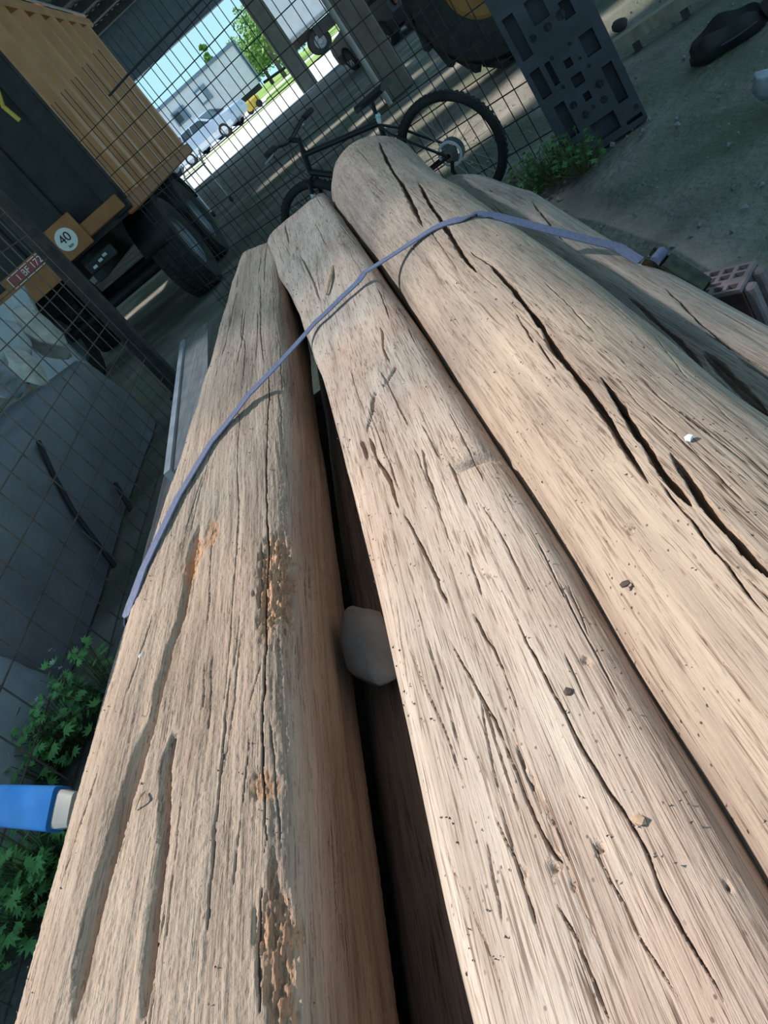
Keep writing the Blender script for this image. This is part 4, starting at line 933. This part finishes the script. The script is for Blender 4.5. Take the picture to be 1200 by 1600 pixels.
def tipper():
    x1, x0 = -1.97, -4.42; y0, y1 = 8.5, 14.9; zb, zt = 1.28, 3.62
    root = empty('tipping_trailer', ((x0+x1)/2, y0, 0), 'orange ribbed tipping trailer with open black rear, parked behind the mesh', 'trailer')
    MB().box((x1-.05, (y0+y1)/2, (zb+zt)/2), (.04, y1-y0, zt-zb)).build('side_panel', M_orange, root)
    MB().box((x0+.05, (y0+y1)/2, (zb+zt)/2), (.04, y1-y0, zt-zb)).build('side_panel', M_orange, root)
    MB().box(((x0+x1)/2, y1, (zb+zt)/2), (x1-x0, .06, zt-zb)).build('front_panel', M_orange, root)
    MB().box(((x0+x1)/2, (y0+y1)/2, zb), (x1-x0-.1, y1-y0, .06)).build('bed', M_black, root)
    n = 8; stp = (y1-y0-.5)/n
    for k in range(n):
        y = y0+.42+stp*(k+.5); w = stp*.55; z0, z1 = zb+.02, zt-.12
        v = [(x1-.03, y-w/2, z0), (x1+.05, y-w/4, z0), (x1+.05, y+w/4, z0), (x1-.03, y+w/2, z0)]; MB().prism(v, (0, 0, z1-z0)).build('side_rib', M_orange, root)
    MB().box((x1-.0, (y0+y1)/2, zt-.06), (.14, y1-y0, .13), bev=.02).build('top_rail', M_orange, root)
    MB().box((x1+.03, (y0+y1)/2, zt+.06), (.05, y1-y0, .05), bev=.01).build('cover_rail', M_steel, root)
    MB().box((x0, (y0+y1)/2, zt-.06), (.14, y1-y0, .13), bev=.02).build('top_rail', M_orange, root)
    MB().box((x1+.01, (y0+y1)/2, zb+.03), (.12, y1-y0, .16), bev=.02).build('bottom_rail', M_orange_d, root)
    # rear: black tailgate between dark posts, orange edge strip
    for x in (x1-.06, x0+.06): MB().box((x, y0+.02, (zb+zt)/2), (.22, .12, zt-zb), bev=.015).build('rear_post', M_black, root)
    MB().box((x1+.055, y0-.03, (zb+zt)/2+.1), (.03, .03, zt-zb), bev=.005).build('edge_strip', M_post, root)
    MB().box(((x0+x1)/2, y0+.10, (zb+zt)/2), (x1-x0-.3, .05, zt-zb-.1)).build('tailgate', M_black, root)
    for x in (-2.6, -3.2, -3.8): MB().box((x, y0+.06, (zb+zt)/2), (.08, .05, zt-zb-.2), bev=.01).build('tailgate_rib', M_black, root)
    MB().tube([(x1-.17, y0-.05, 3.0), (x1-.2, y0-.06, 2.72), (x1-.26, y0-.05, 2.62), (x1-.23, y0-.05, 2.45)], .022, 8).build('yellow_hook', M_yellow, root, True)
    # rear beam with plate and speed sign
    MB().box(((x0+x1)/2, y0-.05, 1.40), (x1-x0, .12, .15), bev=.01).build('rear_crossbar', M_orange_d, root)
    s40 = ony(104, 374, y0-.14)
    MB().box((s40[0], y0-.13, s40[2]), (.40, .03, .36), bev=.01).build('sign_backing', M_orange_d, root)
    sg = MB().lathe([(.001, .012), (.112, .012), (.115, 0)], (s40[0], y0-.145, s40[2]), (0, -1, 0), 36).build('speed_sign', M_whited, root)
    text('40', .13, M_black, sg, (s40[0], y0-.160, s40[2]+.015), (PI/2, 0, 0)); text('km', .045, M_black, sg, (s40[0], y0-.160, s40[2]-.068), (PI/2, 0, 0))
    pl = ony(45, 420, y0-.14)
    MB().box((pl[0]-.02, y0-.11, pl[2]-.10), (.66, .02, .36), bev=.006).build('plate_holder', M_orange_d, root)
    p = MB().box((pl[0], y0-.135, pl[2]), (.50, .012, .115), bev=.004).build('number_plate', M_red, root)
    fr_ = MB()
    for (dx, dz, w, h) in ((0, .058, .51, .008), (0, -.058, .51, .008), (.253, 0, .008, .12), (-.253, 0, .008, .12)): fr_.box((pl[0]+dx, y0-.143, pl[2]+dz), (w, .006, h))
    fr_.build('plate_border', M_whited, p)
    text('1 BF 172', .098, M_whited, p, (pl[0]+.01, y0-.145, pl[2]), (PI/2, 0, 0))
    tl = ony(158, 405, y0-.10); t = MB().box((tl[0], y0-.10, tl[2]), (.36, .06, .13), bev=.02).build('tail_light', M_black, root)
    for dx in (-.09, 0, .07): MB().box((tl[0]+dx, y0-.134, tl[2]+dx*.2), (.05, .01, .03), bev=.004).build('lamp_lens', M_sil, t)
    for x in (-2.75, -3.65): MB().box((x, (y0+y1)/2, 1.08), (.14, y1-y0-.4, .30), bev=.01).build('chassis_rail', M_black, root)
    for y in (9.95, 11.65):
        MB().tube([(x0+.4, y, .60), (x1-.4, y, .60)], .07, 12).build('axle', M_black, root, True)
        big_wheel('wheel', (x1-.20, y, .60), .60, .42, root, (1, 0, 0)); big_wheel('wheel', (x0+.20, y, .60), .60, .42, root, (-1, 0, 0))
        pts = []
        mg = MB(); A = []
        for k in range(11):
            a = PI*(.08+.84*k/10); A.append((y+.70*math.cos(a), .60+.70*math.sin(a)))
        v = [(x1-.43, a, b) for a, b in A]+[(x1+.03, a, b) for a, b in A]; mg.add(v, [(k, k+1, 12+k, 11+k) for k in range(10)]); g = mg.build('mudguard', M_black, root, True)
        md = g.modifiers.new('thick', 'SOLIDIFY'); md.thickness = .015
tipper()

# ------------------------------------------------------------------ big tractor wheel side, black car, lorry
def tractor():
    c = onz(778, 128); root = empty('tractor', (c[0]+.3, c[1]+.4, 0), 'tractor with a huge lugged tyre and orange rim behind the pallet', 'tractor')
    ax = Vector((-.55, -.83, 0)).normalized(); ctr = Vector((c[0]+.46, c[1]+.42, .84))
    big_wheel('rear_wheel', ctr, .78, .52, root, ax, 18, M_tractor)
    a2 = -ax; MB().tube([ctr, ctr+a2*1.6], .10, 12).build('axle', M_black, root, True)
    big_wheel('rear_wheel', ctr+a2*1.7, .78, .52, root, a2, 18, M_tractor)
    fwd = Vector((-ax.y, ax.x, 0)); R_ = Matrix((fwd, -ax, Vector((0, 0, 1)))).transposed()
    MB().box(ctr+a2*.85+fwd*.9+Vector((0, 0, .35)), (2.8, .6, .7), R_, .06).build('body', M_tractor, root)
    MB().box(ctr+a2*.85+Vector((0, 0, 1.2)), (1.2, 1.3, 1.3), R_, .08).build('cab', M_glass, root)
    for s in (0.1, 1.6): MB().box(ctr+a2*s+Vector((0, 0, .92)), (1.2, .5, .06), R_, .02).build('fender', M_black, root)
tractor()
def car(name, loc, rz, paint, label, scale=1.0):
    root = empty(name, loc, label, 'car'); Rm = Matrix.Rotation(rz, 4, 'Z'); T = Matrix.Translation(Vector(loc)) @ Rm @ Matrix.Scale(scale, 4)
    def tr(p): return T @ Vector(p)
    body = [(-2.05, .35), (-2.08, .62), (-1.98, .86), (-1.15, .95), (-.55, 1.02), (1.75, 1.0), (2.0, .88), (2.06, .6), (2.02, .32), (1.6, .22), (-1.6, .22)]
    m = MB(); m.prism([tr((x, -.82, z)) for x, z in body], T.to_3x3() @ Vector((0, 1.64, 0))); m.build('body_shell', paint, root)
    cab = [(-1.05, .96), (-.35, 1.40), (.0, 1.45), (1.25, 1.42), (1.85, .98)]
    V = [tr((x, s*(.78 if z < 1.1 else .62), z)) for s in (-1, 1) for x, z in cab]; MB().add(V, [(4, 3, 2, 1, 0), (5, 6, 7, 8, 9), (0, 1, 6, 5), (1, 2, 7, 6), (2, 3, 8, 7), (3, 4, 9, 8), (4, 0, 5, 9)]).build('roof', paint, root)
    for s in (-1, 1):
        for win in ([(-.85, 1.0), (-.32, 1.33), (.28, 1.36), (.28, 1.0)], [(.36, 1.0), (.36, 1.36), (.95, 1.34), (.98, 1.0)], [(1.06, 1.0), (1.04, 1.33), (1.25, 1.32), (1.62, 1.0)]):
            MB().prism([tr((x, s*((.78 if z < 1.1 else .645)+.012), z)) for x, z in win], T.to_3x3() @ Vector((0, .004*s, 0))).build('side_window', M_glass, root)
        MB().prism([tr((x, s*.823, z)) for x, z in ((-1.9, .30), (1.95, .30), (1.95, .52), (-1.9, .52))], T.to_3x3() @ Vector((0, .01*s, 0))).build('side_trim', M_offw if paint is M_carblue else M_black, root)
        for x in (-1.28, 1.22):
            c = tr((x, s*.74, .31)); ax = (Rm.to_3x3() @ Vector((0, s, 0)))
            g = empty('wheel', c); g.parent = root; g.matrix_parent_inverse = Matrix.Translation(-wloc2(root))
            MB().lathe([(.20, -.09), (.31, -.09), (.33, -.05), (.33, .07), (.31, .10), (.20, .10)], c, ax, 28).build('tyre', M_rubber, g, True)
            MB().lathe([(.001, .03), (.07, .06), (.17, .05), (.21, .10)], c, ax, 28).build('rim', M_sil, g, True)
            for k in range(5):
                a = 2*PI*k/5; u0 = Vector((0, 0, 1)); w0 = ax.cross(u0); d = u0*math.cos(a)+w0*math.sin(a); R_ = Matrix((ax, ax.cross(d), d)).transposed(); MB().box(c+d*.12+ax*.075, (.03, .05, .16), R_).build('wheel_spoke', M_sil, g)
        MB().box(tr((-.5, s*.86, .98)), (.12, .12, .1), bev=.02).build('wing_mirror', paint, root)
        MB().box(tr((2.03, s*.62, .78)), (.08, .18, .18), bev=.02).build('tail_light', M_red, root)
        MB().box(tr((-2.03, s*.6, .68)), (.08, .26, .14), bev=.02).build('head_light', M_sil, root)
    MB().prism([tr((-1.02, -.7, 1.0)), tr((-.40, -.57, 1.38)), tr((-.40, .57, 1.38)), tr((-1.02, .7, 1.0))], T.to_3x3() @ Vector((-.012, 0, .012))).build('windscreen', M_glass, root)
    MB().prism([tr((1.80, -.7, 1.02)), tr((1.32, -.57, 1.38)), tr((1.32, .57, 1.38)), tr((1.80, .7, 1.02))], T.to_3x3() @ Vector((.012, 0, .012))).build('rear_window', M_glass, root)
    return root
pc1, pc2 = onz(305, 258, YZ), onz(358, 213, YZ); dv = pc2-pc1; rzc = math.atan2(-dv[1], -dv[0]); mid = (pc1+pc2)/2; kcar = np.linalg.norm(dv)/2.5
nvec = np.array([-dv[1], dv[0], 0]); nvec /= np.linalg.norm(nvec); nvec = nvec if nvec[1] > 0 else -nvec
car('parked_car', tuple(mid+nvec*.8*kcar), rzc, M_carblue, 'pale blue hatchback parked in the sunlit yard by the site trailer', kcar)
car('parked_car', (3.05, 23.0, 0), math.radians(-70), M_bikeb, 'black car with bright alloy wheel standing behind the pillar', 1.0)
def lorry():
    root = empty('box_lorry', (4.4, 40, YZ), 'white box lorry standing in shade outside behind the pier', 'lorry')
    MB().box((4.6, 40.5, 2.75+YZ), (7.2, 2.4, 3.1), bev=.04).build('cargo_box', M_white, root)
    MB().box((4.6, 39.28, 1.24+YZ), (7.2, .08, .14)).build('box_sill', M_steel, root)
    MB().box((4.6, 40.5, .98+YZ), (7.4, 1.0, .3)).build('chassis', M_black, root)
    for x in (2.4, 6.3):
        for s in (-1, 1): big_wheel('wheel', (x, 40.5+s*.95, .5+YZ), .5, .3, root, (0, s, 0))
    MB().box((3.2, 39.3, .85+YZ), (1.6, .1, .5), bev=.03).build('side_guard', M_black, root)
lorry()
# white site trailer in the yard
def site_trailer():
    yv = 46.0; tl, tr_, br = ony(254, 170, yv), ony(363, 67, yv), ony(406, 128, yv)
    x0, x1, zt, zb = tl[0]-3.5, float(tr_[0]), float(max(tl[2], tr_[2])), float(br[2])
    root = empty('site_trailer', ((x0+x1)/2, yv, YZ), 'white site trailer with two small windows in the sunny yard', 'trailer')
    MB().box(((x0+x1)/2, yv+1.25, (zb+zt)/2), (x1-x0, 2.5, zt-zb)).build('cabin', M_white, root)
    MB().box(((x0+x1)/2, yv+1.25, zt+.0), (x1-x0+.25, 2.7, .18)).build('roof_edge', M_lintel, root)
    MB().box((x1+.02, yv+1.25, (zb+zt)/2), (.16, 2.56, zt-zb)).build('corner_post', M_lintel, root)
    for (px, py, w, h) in ((318, 148, .70, .76), (283, 181, .84, .70)):
        q = ony(px, py, yv-.03); f = MB().box((q[0], yv-.03, q[2]), (w, .08, h)).build('window', M_lintel, root); MB().box((q[0]-.18*w, yv-.075, q[2]), (w*.42, .02, h*.72)).build('pane', M_offw if px == 318 else M_glass, f)
    q = ony(339, 177, yv-.05); MB().box((q[0], yv-.08, q[2]), (.3, .15, .36), bev=.03).build('meter_box', M_black, root)
    MB().box(((x0+x1)/2, yv+1.25, zb-.15), (x1-x0-.2, 2.2, .28)).build('chassis', M_black, root)
    for x in (x1-2.2, x1-3.3, x0+2): big_wheel('wheel', (x, yv+.3, .45+YZ), .45, .28, root, (0, -1, 0))
    MB().tube([(x1+.1, yv+1.2, zb-.15), (x1+1.8, yv+1.0, .55+YZ)], .07, 8).build('drawbar', M_black, root)
site_trailer()
q = onz(402, 172, YZ); o = MB().box((q[0], q[1], .36+YZ), (.85, .4, .5), Matrix.Rotation(.3, 3, 'Z'), .1).build('hood', M_yellow)
r_ = empty('yellow_machine', (q[0], q[1], YZ), 'small yellow machine beside the site trailer wheel', 'machine'); attach(o, r_)
for s in (-.28, .28): MB().lathe([(.001, -.08), (.17, -.08), (.17, .08), (.001, .08)], (q[0]+s, q[1]-.12, .17+YZ), (0, 1, 0), 20).build('wheel', M_rubber, r_, True)
def tree(x, y, h, w, label, seed):
    root = empty('tree', (x, y, YZ), label, 'tree', 'trees beyond the yard'); r = np.random.default_rng(seed)
    MB().tube([(x, y, YZ), (x+.1, y, h*.5), (x-.1, y, h*.8)], [.18, .13, .05], 8).build('trunk', M_bark, root, True)
    m = MB(); cl = [(r.normal()*w*.35, r.normal()*w*.35, h*(.45+.5*r.random())) for _ in range(14)]
    for k in range(2600):
        c = cl[r.integers(14)]; d = r.normal(size=3); d /= np.linalg.norm(d); p = Vector((x, y, 0))+Vector(c)+Vector(d)*w*.3*r.random()**.4; s = .10+.10*r.random()
        a = Vector(r.normal(size=3)).normalized(); b = a.orthogonal().normalized(); m.add([p-a*s, p+b*s*.6, p+a*s, p-b*s*.6], [(0, 1, 2, 3)])
    o = m.build('foliage', M_tree, root); o['kind'] = 'stuff'
for i, (px, Y, h, w, lab) in enumerate(((425, 62, 5.0, 3.2, 'leafy green tree right of the site trailer'), (455, 70, 3.6, 3.6, 'bushy green tree behind the grass by the pier'), (398, 76, 4.6, 3.0, 'tall tree rising behind the site trailer corner'), (500, 80, 5, 5, 'green tree behind the white lorry'))):
    d = ray(px, 90); x = d[0]/d[1]*Y; tree(float(x), Y, h, w, lab, 70+i)
tree(float(ray(303, 60)[0]/ray(303, 60)[1]*90), 90, 7.3, .9, 'thin distant tree seen above the site trailer roof', 80)

# ------------------------------------------------------------------ things on the floor to the right
def floor_beam():
    a, b = onz(962, 72, .10), onz(1085, -12, .10); a = Vector(a); b = Vector(b); t = (b-a).normalized(); b = b+t*1.5; w = Vector((t.y, -t.x, 0))
    root = empty('raised_rail', (a.x, a.y, 0), 'long weathered rail raised on small feet right of the pallet', 'rail')
    m = MB(); up = Vector((0, 0, 1))
    A = [a-w*.05-up*.04, a+w*.05-up*.04, a+w*.05+up*.04, a-w*.05+up*.04]; Bv = [p+(b-a) for p in A]; m.add(A+Bv, [(0,1,2,3),(7,6,5,4),(0,4,5,1),(1,5,6,2),(2,6,7,3),(3,7,4,0)]); m.build('rail_bar', M_beam, root)
    for s in (.12, .45, 1.4): MB().box(a+t*s+Vector((0, 0, -.05)), (.05, .09, .1), Matrix.Rotation(math.atan2(t.y, t.x), 3, 'Z')).build('foot', M_post, root)
    p = onz(972, 46); rock('dark_block', (p[0], p[1], .04), (.07, .06, .05), M_post, 'small dark block on the floor behind the raised rail', 'block', 91, .3, 2)
floor_beam()
def black_tub():
    a, b = onz(1082, 100), onz(1205, 30); a = Vector((a[0], a[1], 0)); b = Vector((b[0], b[1], 0)); t = (b-a).normalized(); w = Vector((-t.y, t.x, 0)); Ln = (b-a).length
    root = empty('black_shell', tuple((a+b)/2), 'crumpled black plastic shell lying on the dirt floor at upper right', 'shell')
    m = MB(); N = 16; prof = [(-1, .0), (-.97, .06), (-.8, .12), (-.6, .08), (-.3, .035), (.1, .03), (.4, .07), (.7, .13), (.92, .09), (1, 0)]
    for i in range(N+1):
        u = i/N; wd = .145*math.sin(PI*min(1, .06+u*.98))**.6*(1+.15*math.sin(u*9)); hz = .35+.65*math.sin(PI*u)**.5
        for (k, z) in prof: m.v.append(tuple(a+t*(u*Ln)+w*(k*wd)+Vector((0, 0, z*hz+.004+.012*math.sin(u*13+k*3)*(z > .02)))))
    n = len(prof)
    for i in range(N):
        for k in range(n-1): m.f.append((i*n+k, (i+1)*n+k, (i+1)*n+k+1, i*n+k+1))
    o = m.build('shell_skin', M_black, root, True); md = o.modifiers.new('thick', 'SOLIDIFY'); md.thickness = .006
    MB().tube([a+t*(Ln*u)+w*(-.15*math.sin(PI*u)**.6)+Vector((0, 0, .05)) for u in (.45, .6, .75, .88)], .006, 7).build('rim_edge', M_pallet, root, True)
    MB().tube([b+Vector((-.02, 0, .06)), b+t*.12+Vector((0, 0, .09)), b+t*.3+Vector((0, 0, .02))], [.05, .06, .04], 10).build('crumpled_end', M_black, root, True)
black_tub()
p = onz(1200, 135, .08); sack(1203, 130, 0, (.05, .09, .08), M_tarpl, 'pale blue plastic scrap at the right edge on the dirt floor', 95, 'plastic_scrap', 'scrap', .08)
def junk():
    p = onz(322, 300); root = empty('scrap_trolley', (p[0], p[1]-9, 0), 'tangle of thin metal trolley bars just past the trailer wheels', 'trolley')
    c = np.array(ony(300, 270, 17.5)); r = random.Random(3)
    x, y, z = c
    b = MB(); 
    for dx in (0, .5):
        MB().tube([(x+dx-.2, y, 0.05), (x+dx-.2, y, .9), (x+dx-.1, y+.1, 1.15)], .02, 8).build('upright', M_sil, root, True)
    for zz in (.3, .6, .9): MB().tube([(x-.25, y, zz), (x+.35, y, zz)], .016, 8).build('cross_bar', M_steel, root, True)
    for dx in (-.2, .3): MB().lathe([(.001, -.02), (.06, -.03), (.06, .03), (.001, .02)], (x+dx, y, .06), (1, 0, 0), 14).build('castor', M_rubber, root, True)
    root.location = (x, y, 0)
    bpy.context.view_layer.update()
    for ch in root.children: ch.matrix_parent_inverse = Matrix.Translation((-x, -y, 0))
junk()
def gravel():
    m = MB(); r = np.random.default_rng(4)
    for k in range(700):
        x = .75+3.2*r.random(); y = 1.2+6*r.random(); s = .006+.014*r.random()**2
        R_ = Quaternion(Vector(r.normal(size=3)).normalized(), r.random()*6).to_matrix(); v = [R_ @ Vector(q)*s for q in ((1, 0, 0), (-1, 0, 0), (0, 1, 0), (0, -1, 0), (0, 0, .7), (0, 0, -.7))]
        m.add([q+Vector((x, y, .0)) for q in v], [(0,2,4),(2,1,4),(1,3,4),(3,0,4),(2,0,5),(1,2,5),(3,1,5),(0,3,5)])
    o = m.build('gravel', M_stone); props(o, 'loose small stones scattered on the dirt floor', 'gravel', kind='stuff')
gravel()
